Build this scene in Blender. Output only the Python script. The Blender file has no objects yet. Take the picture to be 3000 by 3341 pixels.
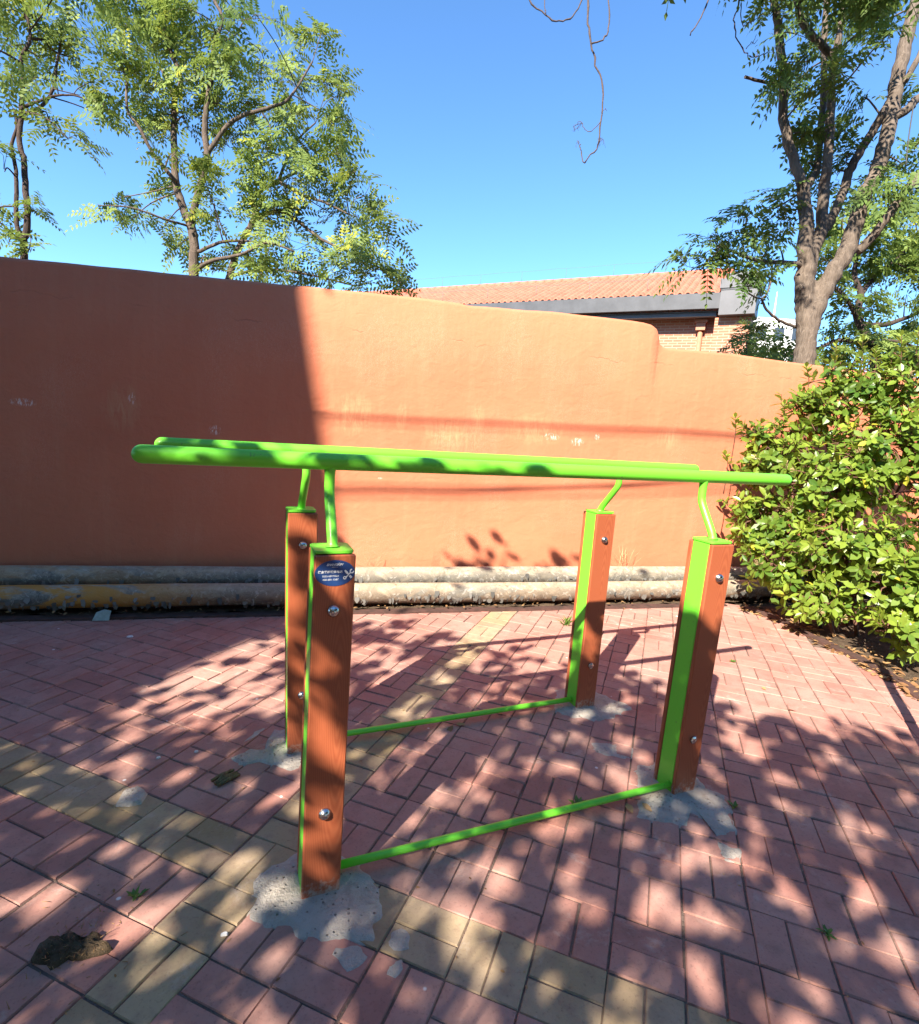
import bpy, math, random
import numpy as np
from mathutils import Vector, Matrix
random.seed(7); rng = np.random.default_rng(7)
sc = bpy.context.scene
COL = sc.collection
# ------------------------------------------------------------------ camera model
F, W, H = 1794.4, 3000.0, 3341.0
YAW, PIT, ROL, CZ = .4076, .1466, -.0684, 1.4325
def _rot():
    cy, sy, cp, sp = math.cos(YAW), math.sin(YAW), math.cos(PIT), math.sin(PIT)
    f = np.array([sy*cp, cy*cp, -sp]); r = np.array([cy, -sy, 0.]); d = np.cross(f, r)
    c, s = math.cos(ROL), math.sin(ROL)
    return np.array([c*r+s*d, -s*r+c*d, f])
R = _rot(); CP = np.array([0, 0, CZ])
def ray(x, y): return R.T @ np.array([(x-W/2)/F, (y-H/2)/F, 1.])
def gz(x, y, z=0.):
    d = ray(x, y); return CP + d*(z-CZ)/d[2]
def dp(x, y, t): return CP + ray(x, y)*t
def vplane(x, y, n, c):
    d = ray(x, y); return CP + d*(c-n@CP)/(n@d)
cam = bpy.data.cameras.new('camera'); co = bpy.data.objects.new('camera', cam); COL.objects.link(co)
cam.sensor_fit = 'HORIZONTAL'; cam.sensor_width = 36; cam.lens = 36*F/W; cam.clip_end = 2000; cam.clip_start = .05
M = Matrix(((R[0][0], -R[1][0], -R[2][0], 0), (R[0][1], -R[1][1], -R[2][1], 0), (R[0][2], -R[1][2], -R[2][2], CZ), (0, 0, 0, 1)))
co.matrix_world = M; sc.camera = co
# ------------------------------------------------------------------ light
SUN = np.array([-.612, -.489, .622]); SUN /= np.linalg.norm(SUN)
w = bpy.data.worlds.new('World'); sc.world = w; w.use_nodes = True
nt = w.node_tree; bg = nt.nodes['Background']; sky = nt.nodes.new('ShaderNodeTexSky')
sky.sky_type = 'NISHITA'; sky.sun_disc = False; sky.sun_elevation = math.asin(SUN[2]); sky.sun_rotation = math.atan2(SUN[0], SUN[1])
sky.air_density = 1.0; sky.dust_density = .1; sky.ozone_density = 2.6; sky.altitude = 700
tn = nt.nodes.new('ShaderNodeMix'); tn.data_type = 'RGBA'; tn.blend_type = 'MULTIPLY'; tn.inputs[0].default_value = 1; tn.inputs[7].default_value = (.72, 1.03, 1.26, 1)
nt.links.new(sky.outputs[0], tn.inputs[6]); nt.links.new(tn.outputs[2], bg.inputs[0]); bg.inputs[1].default_value = .088
sl = bpy.data.lights.new('sun', 'SUN'); sl.energy = 5.0; sl.angle = math.radians(.53); sl.color = (1, .90, .76)
so = bpy.data.objects.new('sun', sl); COL.objects.link(so); so.location = (-6, -5, 12)
so.rotation_euler = Vector(SUN).to_track_quat('Z', 'Y').to_euler()
vs = sc.view_settings; vs.view_transform = 'Standard'; vs.look = 'None'; vs.gamma = 1; vs.exposure = 1.66; vs.use_curve_mapping = False
sc.cycles.use_denoising = True; sc.cycles.max_bounces = 8; sc.cycles.diffuse_bounces = 4; sc.cycles.transparent_max_bounces = 8
# ------------------------------------------------------------------ materials
class N:
    def __init__(s, name):
        s.m = bpy.data.materials.new(name); s.m.use_nodes = True; s.t = s.m.node_tree; s.t.nodes.clear()
        s.out = s.n('OutputMaterial')
    def n(s, typ, **k):
        o = s.t.nodes.new('ShaderNode'+typ)
        for a, v in k.items(): setattr(o, a, v)
        return o
    def put(s, sock, v):
        if hasattr(v, 'is_output'): s.t.links.new(v, sock)
        elif isinstance(v, (tuple, list)) and len(v) == 3 and sock.type == 'RGBA': sock.default_value = (*v, 1)
        else: sock.default_value = v
    def tc(s, kind='Object'): return s.n('TexCoord').outputs[kind]
    def mp(s, v, scale=(1, 1, 1), loc=(0, 0, 0)):
        o = s.n('Mapping'); s.put(o.inputs[0], v); o.inputs['Scale'].default_value = scale; o.inputs['Location'].default_value = loc; return o.outputs[0]
    def noise(s, v, scale, det=4, rough=.55, dist=0):
        o = s.n('TexNoise'); s.put(o.inputs['Vector'], v); o.inputs['Scale'].default_value = scale
        o.inputs['Detail'].default_value = det; o.inputs['Roughness'].default_value = rough; o.inputs['Distortion'].default_value = dist; return o.outputs['Fac']
    def voro(s, v, scale, feature='F1', out='Distance'):
        o = s.n('TexVoronoi', feature=feature); s.put(o.inputs['Vector'], v); o.inputs['Scale'].default_value = scale; return o.outputs[out]
    def ramp(s, v, *st):
        o = s.n('ValToRGB'); s.put(o.inputs[0], v); e = o.color_ramp.elements
        while len(e) < len(st): e.new(.5)
        for el, (p, c) in zip(e, st):
            el.position = p; el.color = (c, c, c, 1) if not isinstance(c, tuple) else (*c, 1)
        return o.outputs[0]
    def mix(s, f, a, b, mode='MIX'):
        o = s.n('Mix', data_type='RGBA', blend_type=mode); s.put(o.inputs[0], f); s.put(o.inputs[6], a); s.put(o.inputs[7], b); return o.outputs[2]
    def math(s, op, a, b=0., c=0.):
        o = s.n('Math', operation=op); s.put(o.inputs[0], a); s.put(o.inputs[1], b); s.put(o.inputs[2], c); return o.outputs[0]
    def attr(s, name): return s.n('Attribute', attribute_name=name).outputs['Fac']
    def bump(s, h, st=.3, d=.01):
        o = s.n('Bump'); s.put(o.inputs['Height'], h); o.inputs['Strength'].default_value = st; o.inputs['Distance'].default_value = d; return o.outputs[0]
    def pbr(s, col, rough=.6, bump=None, metal=0, spec=.5, coat=0):
        p = s.n('BsdfPrincipled'); s.put(p.inputs['Base Color'], col); s.put(p.inputs['Roughness'], rough)
        p.inputs['Metallic'].default_value = metal; p.inputs['Specular IOR Level'].default_value = spec
        if coat: p.inputs['Coat Weight'].default_value = coat; p.inputs['Coat Roughness'].default_value = .15
        if bump is not None: s.put(p.inputs['Normal'], bump)
        s.put(s.out.inputs[0], p.outputs[0]); return s.m
    def leaf(s, col, tcol, rough=.45, tw=.35, spec=.5, bump=None):
        p = s.n('BsdfPrincipled'); s.put(p.inputs['Base Color'], col); s.put(p.inputs['Roughness'], rough); p.inputs['Specular IOR Level'].default_value = spec
        if bump is not None: s.put(p.inputs['Normal'], bump)
        t = s.n('BsdfTranslucent'); s.put(t.inputs[0], tcol); mx = s.n('MixShader'); mx.inputs[0].default_value = tw
        s.t.links.new(p.outputs[0], mx.inputs[1]); s.t.links.new(t.outputs[0], mx.inputs[2]); s.t.links.new(mx.outputs[0], s.out.inputs[0]); return s.m

def m_paving():
    s = N('paving_bricks'); v = s.tc(); ti = s.attr('tint'); ye = s.attr('yellow')
    n1 = s.noise(v, 2.2, 5, .6); n2 = s.noise(v, 90, 3, .7); n3 = s.noise(v, 14, 4, .6)
    red = s.mix(ti, (.35, .158, .126), (.45, .22, .175)); yel = s.mix(ti, (.31, .225, .12), (.40, .305, .175))
    c = s.mix(ye, red, yel)
    c = s.mix(s.math('MULTIPLY', s.ramp(n1, (.40, 0.), (.68, 1.)), .5), c, (.44, .33, .28))
    c = s.mix(s.math('MULTIPLY', s.ramp(n3, (.50, 0.), (.75, 1.)), .5), c, (.19, .11, .09))
    n5 = s.noise(v, .9, 6, .7, .6); c = s.mix(s.math('MULTIPLY', s.ramp(n5, (.56, 0.), (.72, 1.)), .45), c, (.17, .12, .10))
    n6 = s.noise(v, 5, 6, .75, .5); c = s.mix(s.math('MULTIPLY', s.ramp(n6, (.58, 0.), (.7, 1.)), .4), c, (.52, .45, .40))
    c = s.mix(s.math('MULTIPLY', s.ramp(n2, (.3, 1.), (.45, 0.)), .35), c, (.12, .07, .055))
    vo = s.voro(v, 5.5); sp = s.ramp(vo, (.028, 1.), (.045, 0.)); c = s.mix(s.math('MULTIPLY', sp, .8), c, (.75, .74, .72))
    b = s.bump(s.math('ADD', s.math('MULTIPLY', n2, .7), n3), .35, .004)
    return s.pbr(c, .86, b, spec=.25)
def m_soil(name, a, b2, sc_=9):
    s = N(name); v = s.tc(); n1 = s.noise(v, sc_, 6, .65); n2 = s.noise(v, sc_*9, 3, .7)
    c = s.mix(s.ramp(n1, (.35, 0.), (.65, 1.)), a, b2); c = s.mix(s.math('MULTIPLY', s.ramp(n2, (.6, 0.), (.7, 1.)), .5), c, (.35, .28, .2))
    return s.pbr(c, .95, s.bump(s.math('ADD', n1, n2), .9, .012), spec=.15)
def m_wall():
    s = N('terracotta_stucco'); v = s.tc()
    n1 = s.noise(v, 1.1, 6, .6); n2 = s.noise(v, 140, 3, .6); n3 = s.noise(s.mp(v, (6, 6, .7)), 1.6, 5, .65)
    n4 = s.noise(v, 22, 4, .6)
    c = s.mix(s.ramp(n1, (.3, 0.), (.7, 1.)), (.55, .172, .09), (.62, .21, .112))
    c = s.mix(s.math('MULTIPLY', s.ramp(n3, (.5, 0.), (.8, 1.)), .25), c, (.66, .30, .17))
    c = s.mix(s.math('MULTIPLY', s.ramp(n4, (.58, 0.), (.72, 1.)), .18), c, (.36, .15, .09))
    # hairline horizontal crack
    sx = s.n('SeparateXYZ'); s.put(sx.inputs[0], v); X, Y, Z = sx.outputs
    wob = s.math('MULTIPLY', s.math('SUBTRACT', s.noise(s.mp(v, (1, 1, 0)), 2.3, 8, .65), .5), .22)
    dz = s.math('ABSOLUTE', s.math('SUBTRACT', s.math('ADD', Z, wob), 2.15))
    crack = s.math('MULTIPLY', s.ramp(dz, (.0, 1.), (.007, 0.)), s.ramp(s.noise(v, 3.2, 2), (.50, 0.), (.62, 1.)))
    c = s.mix(s.math('MULTIPLY', crack, .4), c, (.25, .08, .045))
    # chalk and white paint scuffs where they stand on the wall
    scr = s.ramp(s.noise(s.mp(v, (26, 26, 7)), 3.0, 4, .7, 1.4), (.52, 0.), (.58, 1.))
    tot = None
    for (cx, cz, rx, rz) in SCUFF:
        e = s.math('ADD', s.math('POWER', s.math('DIVIDE', s.math('SUBTRACT', X, cx), rx), 2.), s.math('POWER', s.math('DIVIDE', s.math('SUBTRACT', Z, cz), rz), 2.))
        m = s.ramp(e, (.2, 1.), (1., 0.)); tot = m if tot is None else s.math('MAXIMUM', tot, m)
    c = s.mix(s.math('MULTIPLY', s.math('MULTIPLY', tot, scr), .9), c, (.82, .74, .68))
    tot = None
    for (cx, cz, rx, rz) in STAIN:
        e = s.math('ADD', s.math('POWER', s.math('DIVIDE', s.math('SUBTRACT', X, cx), rx), 2.), s.math('POWER', s.math('DIVIDE', s.math('SUBTRACT', Z, cz), rz), 2.))
        m = s.ramp(e, (.0, 1.), (1., 0.)); tot = m if tot is None else s.math('MAXIMUM', tot, m)
    st_ = s.ramp(s.noise(s.mp(v, (14, 14, 3)), 2., 5, .7, 1.), (.4, 0.), (.7, 1.)); c = s.mix(s.math('MULTIPLY', s.math('MULTIPLY', tot, st_), .5), c, (.66, .42, .22))
    ring = s.voro(s.mp(v, (1, 1, 1)), 4.2, 'DISTANCE_TO_EDGE')
    zone = s.math('MULTIPLY', s.ramp(Z, (1.15/3, 0.), (1.3/3, 1.), (1.65/3, 1.), (1.8/3, 0.)), s.ramp(s.noise(v, 2.1, 2), (.5, 0.), (.6, 1.)))
    zr = s.n('MapRange'); 
    c = s.mix(s.math('MULTIPLY', s.math('MULTIPLY', s.ramp(s.noise(s.mp(v, (9, 9, 2.5)), 5, 5, .7, 2.5), (.49, 0.), (.5, 1.), (.51, 0.)), s.ramp(s.noise(v, 1.3, 2), (.52, 0.), (.62, 1.))), .35), c, (.8, .62, .5))
    n5 = s.noise(s.mp(v, (1, 1, 1.6)), 7, 3, .5, .8)
    b = s.bump(s.math('ADD', s.math('ADD', s.math('ADD', s.math('MULTIPLY', n5, 1.6), s.math('MULTIPLY', n2, .35)), s.math('MULTIPLY', n4, .9)), s.math('MULTIPLY', crack, -.8)), .38, .008)
    return s.pbr(c, .8, b, spec=.3)
def m_wood():
    s = N('brown_composite_wood'); v = s.tc()
    g = s.n('TexWave', wave_type='RINGS', rings_direction='Y'); s.put(g.inputs[0], s.mp(v, (1, 1, .10), (-.02, 0, -.06))); g.inputs['Scale'].default_value = 60
    g.inputs['Distortion'].default_value = 2.2; g.inputs['Detail'].default_value = 3; g.inputs['Detail Scale'].default_value = .8
    n1 = s.noise(v, 3, 4); n2 = s.noise(s.mp(v, (160, 160, 6)), 1, 4, .6)
    c = s.mix(g.outputs['Fac'], (.30, .072, .029), (.37, .102, .042)); c = s.mix(s.math('MULTIPLY', n1, .35), c, (.42, .13, .06))
    sx = s.n('SeparateXYZ'); s.put(sx.inputs[0], v)
    low = s.math('MULTIPLY', s.ramp(s.math('ADD', sx.outputs[2], s.math('MULTIPLY', s.math('SUBTRACT', s.noise(v, 60, 4, .7), .5), .14)), (.02, 1.), (.055, 0.)), s.ramp(s.noise(v, 45, 4, .7), (.42, 0.), (.58, 1.)))
    c = s.mix(s.math('MULTIPLY', low, .8), c, (.42, .36, .31))
    return s.pbr(c, .45, s.bump(s.math('ADD', g.outputs['Fac'], n2), .12, .001), spec=.4)
def m_paint(name, a, rough=.38, coat=.12):
    s = N(name); v = s.tc(); n1 = s.noise(v, 5, 4); n2 = s.noise(v, 60, 4, .6); n3 = s.noise(v, 240, 2)
    c = s.mix(s.math('MULTIPLY', s.ramp(n1, (.4, 0.), (.7, 1.)), .2), a, tuple(x*.75+.03 for x in a))
    c = s.mix(s.math('MULTIPLY', s.ramp(n2, (.64, 0.), (.72, 1.)), .55), c, (.12, .22, .06))
    return s.pbr(c, s.math('ADD', rough, s.math('MULTIPLY', n2, .12)), s.bump(n3, .05, .001), coat=coat)
def m_simple(name, a, b2=None, scale=20, rough=.7, bump=.2, dist=.004, metal=0, spec=.4, stretch=(1, 1, 1)):
    s = N(name); v = s.mp(s.tc(), stretch); n1 = s.noise(v, scale, 5, .6); b2 = b2 or tuple(x*.72 for x in a)
    return s.pbr(s.mix(s.ramp(n1, (.35, 0.), (.68, 1.)), a, b2), rough, s.bump(n1, bump, dist) if bump else None, metal=metal, spec=spec)
def m_concrete():
    s = N('rough_concrete'); v = s.tc(); n1 = s.noise(v, 7, 5, .6); n2 = s.noise(v, 70, 4, .7); vo = s.voro(v, 48)
    c = s.mix(s.ramp(n1, (.35, 0.), (.7, 1.)), (.37, .33, .285), (.47, .425, .37)); c = s.mix(s.math('MULTIPLY', s.ramp(n2, (.62, 0.), (.72, 1.)), .6), c, (.16, .14, .13))
    pit = s.math('MULTIPLY', s.ramp(vo, (.1, 1.), (.2, 0.)), s.ramp(s.noise(v, 30, 2), (.44, 0.), (.54, 1.)))
    n7 = s.noise(v, 18, 5, .7, .5); c = s.mix(s.math('MULTIPLY', s.ramp(n7, (.52, 0.), (.66, 1.)), .45), c, (.26, .21, .175))
    c = s.mix(s.math('MULTIPLY', pit, .5), c, (.12, .10, .10))
    return s.pbr(c, .92, s.bump(s.math('ADD', n2, s.math('MULTIPLY', pit, -1.)), 1., .009), spec=.2)
def m_pipe(oc=1.):
    s = N('flaking_pipe_wrap'); v = s.tc(); n1 = s.noise(s.mp(v, (.9, 3, 3)), 2.2, 5, .62, .6); n2 = s.noise(v, 20, 5, .7, 1.2); n3 = s.noise(s.mp(v, (1, 1.6, 1.6)), 6, 6, .7, .8)
    sx = s.n('SeparateXYZ'); s.put(sx.inputs[0], v); hi = s.math('ADD', s.math('MULTIPLY', sx.outputs[2], 5.), s.math('MULTIPLY', s.math('SUBTRACT', n3, .5), 1.6))
    c = s.mix(s.ramp(n3, (.36, 0.), (.62, 1.)), (.22, .20, .16), (.085, .085, .083)); c = s.mix(s.ramp(hi, (.08, 0.), (.42, 1.)), c, (.36, .32, .24))
    c = s.mix(s.math('MULTIPLY', s.ramp(n2, (.56, 0.), (.62, 1.)), .5), c, (.46, .44, .40)); c = s.mix(s.math('MULTIPLY', s.ramp(n2, (.34, 1.), (.42, 0.)), .6), c, (.06, .055, .05))
    och = s.math('MULTIPLY', s.ramp(n1, (.40, 0.), (.46, 1.)), s.ramp(s.math('MULTIPLY', s.math('ADD', sx.outputs[0], 3.), .1), (.28, 1.), (.36, .12)))
    c = s.mix(s.math('MULTIPLY', och, oc), c, s.mix(n2, (.52, .21, .025), (.44, .26, .09)))
    return s.pbr(c, .75, s.bump(s.math('ADD', n2, n3), .6, .008), spec=.3)
def m_bark(name, a, b2, k=1.):
    s = N(name); v = s.tc(); n1 = s.noise(s.mp(v, (1, 1, .16)), 42*k, 5, .65, .8); n2 = s.noise(v, 5, 4)
    vo = s.voro(s.mp(v, (1, 1, .12)), 26*k, 'DISTANCE_TO_EDGE'); cr = s.ramp(vo, (.0, 1.), (.09, 0.))
    c = s.mix(s.ramp(n1, (.35, 0.), (.65, 1.)), a, b2); c = s.mix(s.math('MULTIPLY', s.ramp(n2, (.5, 0.), (.7, 1.)), .4), c, tuple(x*1.3 for x in b2))
    c = s.mix(s.math('MULTIPLY', cr, .35), c, tuple(min(1, x*1.5) for x in b2))
    return s.pbr(c, .9, s.bump(s.math('ADD', n1, s.math('MULTIPLY', cr, .6)), .6, .012), spec=.2)
def m_leaf(name, a, b2, t, rough=.42, tw=.3, spec=.5, yel=None):
    s = N(name); ti = s.attr('tint'); v = s.tc(); n = s.noise(v, 30, 3)
    c = s.mix(s.ramp(ti, (0., a), (.8, b2), (.93, b2), (.97, yel or b2)), (0, 0, 0), (0, 0, 0)) if False else s.ramp(ti, (0., a), (.82, b2), (.95, b2), (.98, yel or b2))
    c = s.mix(s.math('MULTIPLY', n, .3), c, tuple(x*.7 for x in a))
    return s.leaf(c, s.mix(.5, t, c, 'MIX'), rough, tw, spec)
def m_tiles():
    s = N('clay_roof_tiles'); v = s.tc(); n1 = s.noise(v, 3, 5); n2 = s.noise(v, 30, 4)
    c = s.mix(s.attr('tint'), (.52, .14, .085), (.58, .175, .11)); c = s.mix(s.math('MULTIPLY', s.ramp(n1, (.5, 0.), (.7, 1.)), .4), c, (.50, .22, .14))
    return s.pbr(c, .75, s.bump(n2, .2, .01), spec=.3)
def m_brickwall():
    s = N('house_brickwork'); v = s.tc(); b = s.n('TexBrick'); s.put(b.inputs[0], v)
    for i, c in ((1, (.42, .155, .095)), (2, (.52, .215, .13)), (3, (.52, .38, .29))): b.inputs[i].default_value = (*c, 1)
    b.inputs['Scale'].default_value = 1; b.inputs['Mortar Size'].default_value = .009; b.inputs['Brick Width'].default_value = .25; b.inputs['Row Height'].default_value = .075
    n = s.noise(v, 2.5, 5); c = s.mix(s.math('MULTIPLY', n, .35), b.outputs[0], (.40, .17, .11))
    return s.pbr(c, .85, s.bump(b.outputs[1], -.4, .006), spec=.2)

# ------------------------------------------------------------------ mesh builder
class MB:
    def __init__(s): s.v = []; s.f = []; s.mi = []; s.t = []; s.y = []; s.sm = []
    def add(s, vs_, fs, mi=0, tint=.5, yel=0., smooth=False):
        o = len(s.v); s.v.extend([tuple(map(float, p)) for p in vs_])
        for f in fs: s.f.append([o+i for i in f]); s.mi.append(mi); s.t.append(tint); s.y.append(yel); s.sm.append(smooth)
    def join(s, o, mi):
        k = len(s.v); s.v += o.v; s.f += [[i+k for i in f] for f in o.f]; s.mi += [mi]*len(o.f); s.t += o.t; s.y += o.y; s.sm += o.sm
    def box(s, c, h, rot=None, **k):
        P = [np.array([x*h[0], y*h[1], z*h[2]]) for z in (-1, 1) for y in (-1, 1) for x in (-1, 1)]
        if rot is not None: P = [rot@p for p in P]
        s.add([p+np.array(c) for p in P], [(0, 2, 3, 1), (4, 5, 7, 6), (0, 1, 5, 4), (2, 6, 7, 3), (0, 4, 6, 2), (1, 3, 7, 5)], **k)
    def tube(s, pts, rad, n=8, cap=True, dome=False, **k):
        pts = [np.array(p, float) for p in pts]; rad = list(rad) if hasattr(rad, '__len__') else [rad]*len(pts)
        if dome:
            for end in (0, 1):
                a, b = (pts[0], pts[1]) if end == 0 else (pts[-1], pts[-2]); d = (a-b)/np.linalg.norm(a-b); r = rad[0] if end == 0 else rad[-1]
                ex = [(a+d*r*math.sin(q), max(r*math.cos(q), r*.04)) for q in (.35, .7, 1.05, 1.35, 1.54)]
                for p, rr in ex:
                    if end == 0: pts.insert(0, p); rad.insert(0, rr)
                    else: pts.append(p); rad.append(rr)
        V = []; u = None
        for i, p in enumerate(pts):
            d = pts[min(i+1, len(pts)-1)]-pts[max(i-1, 0)]; d = d/(np.linalg.norm(d)+1e-12)
            if u is None: u = np.cross(d, [0, 0, 1.] if abs(d[2]) < .9 else [1., 0, 0])
            u = u-d*(u@d); u /= np.linalg.norm(u)+1e-12; q = np.cross(d, u)
            for j in range(n):
                a = 2*math.pi*j/n; V.append(p+rad[i]*(math.cos(a)*u+math.sin(a)*q))
        Fs = [(i*n+j, i*n+(j+1) % n, (i+1)*n+(j+1) % n, (i+1)*n+j) for i in range(len(pts)-1) for j in range(n)]
        k.setdefault('smooth', True); s.add(V, Fs, **k)
        if cap:
            o = len(s.v)-len(V); L = (len(pts)-1)*n
            s.f.append([o+j for j in range(n)][::-1]); s.f.append([o+L+j for j in range(n)])
            for _ in (0, 1): s.mi.append(k.get('mi', 0)); s.t.append(k.get('tint', .5)); s.y.append(0.); s.sm.append(False)
    def build(s, name, mats, parent=None, loc=None, rotz=0.):
        me = bpy.data.meshes.new(name)
        V = np.array(s.v)
        if loc is not None:
            c, q = math.cos(-rotz), math.sin(-rotz); V = V-np.array(loc); V = np.c_[c*V[:, 0]-q*V[:, 1], q*V[:, 0]+c*V[:, 1], V[:, 2]]
        me.from_pydata([tuple(p) for p in V], [], s.f)
        for m in (mats if isinstance(mats, (list, tuple)) else [mats]): me.materials.append(m)
        me.polygons.foreach_set('material_index', s.mi); me.polygons.foreach_set('use_smooth', s.sm)
        a = me.attributes.new('tint', 'FLOAT', 'FACE'); a.data.foreach_set('value', s.t)
        if any(s.y): a = me.attributes.new('yellow', 'FLOAT', 'FACE'); a.data.foreach_set('value', s.y)
        me.update()
        o = bpy.data.objects.new(name, me); COL.objects.link(o)
        if loc is not None: o.location = loc; o.rotation_euler.z = rotz
        if parent is not None:
            o.parent = parent
            if loc is None: o.matrix_parent_inverse = parent.matrix_world.inverted() if parent.type != 'EMPTY' else Matrix.Translation(-parent.location) if not any(parent.rotation_euler) else parent.matrix_basis.inverted()
        return o
def tag(o, label, cat, group=None):
    o['label'] = label; o['category'] = cat
    if group: o['group'] = group
    return o
def struct(o, kind='structure'): o['kind'] = kind; return o
def empty(name, loc, label, cat, group=None):
    o = bpy.data.objects.new(name, None); COL.objects.link(o); o.location = loc; o.empty_display_size = .2; return tag(o, label, cat, group)
def smooth_path(P, n=4):
    P = [np.array(p, float) for p in P]; out = []
    for i in range(len(P)-1):
        p0, p1, p2, p3 = P[max(i-1, 0)], P[i], P[i+1], P[min(i+2, len(P)-1)]
        for j in range(n):
            t = j/n; out.append(.5*((2*p1)+(-p0+p2)*t+(2*p0-5*p1+4*p2-p3)*t*t+(-p0+3*p1-3*p2+p3)*t**3))
    out.append(P[-1]); return out
def unit(v): v = np.array(v, float); return v/(np.linalg.norm(v)+1e-12)
def rvec(): return unit(rng.normal(size=3))

# ------------------------------------------------------------------ wall frame of reference
A0 = gz(428, 2021); B0 = gz(2227, 1982); T = unit(B0-A0); NN = np.array([-T[1], T[0], 0.]); WROT = math.atan2(T[1], T[0])
WOFF = .45
def wp(s_, off, z): return A0+T*s_+NN*off+np.array([0, 0, z])
def wl(x, y, off=WOFF):
    P = vplane(x, y, NN, NN@A0+off); return float(T@(P-A0)), float(P[2])
SCUFF = [(*wl(x, y), a, b) for x, y, a, b in ((72, 1312, .09, .03), (702, 1403, .05, .04), (1885, 1442, .07, .04), (1800, 1425, .09, .035), (1950, 1425, .03, .03), (430, 1300, .03, .05), (1240, 1560, .02, .01))]
STAIN = [(*wl(x, y), a, b) for x, y, a, b in ((1310, 1360, .05, .14), (1560, 1370, .07, .16), (1480, 1420, .3, .16), (2180, 1430, .14, .12), (1150, 1350, .2, .2), (400, 1330, .15, .2), (1750, 1400, .35, .15))]

MAT = dict(pave=m_paving(), joint=m_soil('joint_sand', (.13, .092, .076), (.23, .165, .135), 14), soil=m_soil('bare_soil', (.055, .04, .028), (.13, .09, .06)),
  wall=m_wall(), wood=m_wood(), green=m_paint('bright_green_paint', (.16, .66, .035)), conc=m_concrete(), pipe=m_pipe(), rearpipe=m_pipe(.3),
  flake=m_leaf('torn_wrap', (.08, .08, .075), (.24, .23, .21), (.42, .40, .37), .6, .12, .2), kerb=m_simple('kerb_concrete', (.095, .045, .036), (.05, .03, .024), 16, .9, .6, .01),
  steel=m_simple('bolt_steel', (.62, .60, .58), (.5, .48, .45), 60, .25, .05, .001, metal=1.),
  bark=m_bark('grey_bark', (.06, .045, .037), (.14, .108, .085)), dbark=m_bark('dark_bark', (.035, .026, .024), (.085, .06, .05), 1.3),
  rbark=m_bark('pale_furrowed_bark', (.08, .062, .049), (.16, .127, .102)),
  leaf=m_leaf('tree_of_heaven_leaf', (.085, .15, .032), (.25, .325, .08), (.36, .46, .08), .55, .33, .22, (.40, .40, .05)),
  leaf2=m_leaf('dark_tree_leaf', (.06, .12, .03), (.17, .25, .06), (.28, .38, .06), .55, .3, .22),  # darker leaf tone for the forked tree, sapling and unseen trees
  shrub=m_leaf('glossy_shrub_leaf', (.06, .14, .022), (.31, .405, .055), (.5, .57, .07), .34, .33, .32, (.50, .45, .05)),
  stem=m_simple('reddish_stem', (.16, .07, .045), (.09, .05, .035), 40, .8, .3), dry=m_simple('dry_straw', (.45, .34, .18), (.3, .2, .1), 30, .9, 0),
  deadleaf=m_leaf('dead_leaf', (.22, .11, .05), (.48, .30, .14), (.3, .2, .1), .7, .15, .2), tiles=m_tiles(), brick=m_brickwall(),
  fascia=m_simple('slate_grey_metal', (.085, .09, .10), (.06, .064, .072), 3, .45, .05), panel=m_simple('light_grey_cladding', (.14, .143, .153), (.11, .113, .122), 2, .5, 0),
  white=m_simple('white_render', (.80, .80, .79), (.72, .72, .71), 3, .7, 0), pane=m_simple('window_glass', (.05, .07, .09), (.04, .05, .07), 2, .1, 0), wire=m_simple('grey_cable', (.05, .05, .05), None, 9, .6, 0),
  redwhite=m_simple('mast_paint', (.6, .25, .22), (.7, .6, .58), 2, .6, 0), blue=m_simple('sticker_blue', (.012, .045, .16), (.015, .05, .18), 30, .4, 0), letter=m_simple('sticker_white', (.72, .74, .78), (.66, .68, .72), 50, .5, 0),
  scrap=m_simple('plastic_scrap', (.36, .42, .36), (.2, .24, .2), 12, .5, .4), litter=m_simple('white_paper', (.75, .75, .74), None, 30, .8, .2), barkchip=m_simple('loose_bark', (.17, .14, .06), (.07, .05, .025), 40, .9, .6, stretch=(4, 1, 1)), weed=m_leaf('weed_leaf', (.05, .13, .02), (.13, .25, .04), (.2, .35, .03), .5, .25))

# ------------------------------------------------------------------ ground + paving
g = MB(); S = 400
g.add([(-S, -S, -.03), (S, -S, -.03), (S, S, -.03), (-S, S, -.03)], [(0, 1, 2, 3)]); struct(g.build('ground', MAT['soil']))
GO = np.array([.5312, 1.4186]); GT = -.7566; CU, SU = math.cos(GT), math.sin(GT)
def grid(u, v): return np.array([GO[0]+.2*(CU*u-SU*v), GO[1]+.2*(SU*u+CU*v)])
HOLE = [(158, 3055), (280, 3038), (330, 3058), (366, 3101), (297, 3127), (231, 3170), (158, 3174), (122, 3127), (145, 3095)]
hc = np.mean([gz(*q)[:2] for q in HOLE], axis=0)
BED = [gz(x, y)[:2] for x, y in ((2420, 1985), (2520, 2020), (2640, 2082), (2800, 2160), (2930, 2235), (3010, 2290))]
BED = [BED[0]]+BED[1:]+[np.array([3.95, 1.2]), np.array([4.0, -3.])]
def in_bed(p):
    # right of the bed edge polyline (edge runs from the wall towards the camera)
    for a, b in zip(BED[:-1], BED[1:]):
        if min(a[1], b[1]) <= p[1] <= max(a[1], b[1]):
            t = (p[1]-a[1])/(b[1]-a[1]+1e-9); return p[0] > a[0]+t*(b[0]-a[0])
    return p[1] > BED[0][1] and p[0] > BED[0][0]+.1
b = MB()
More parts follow.
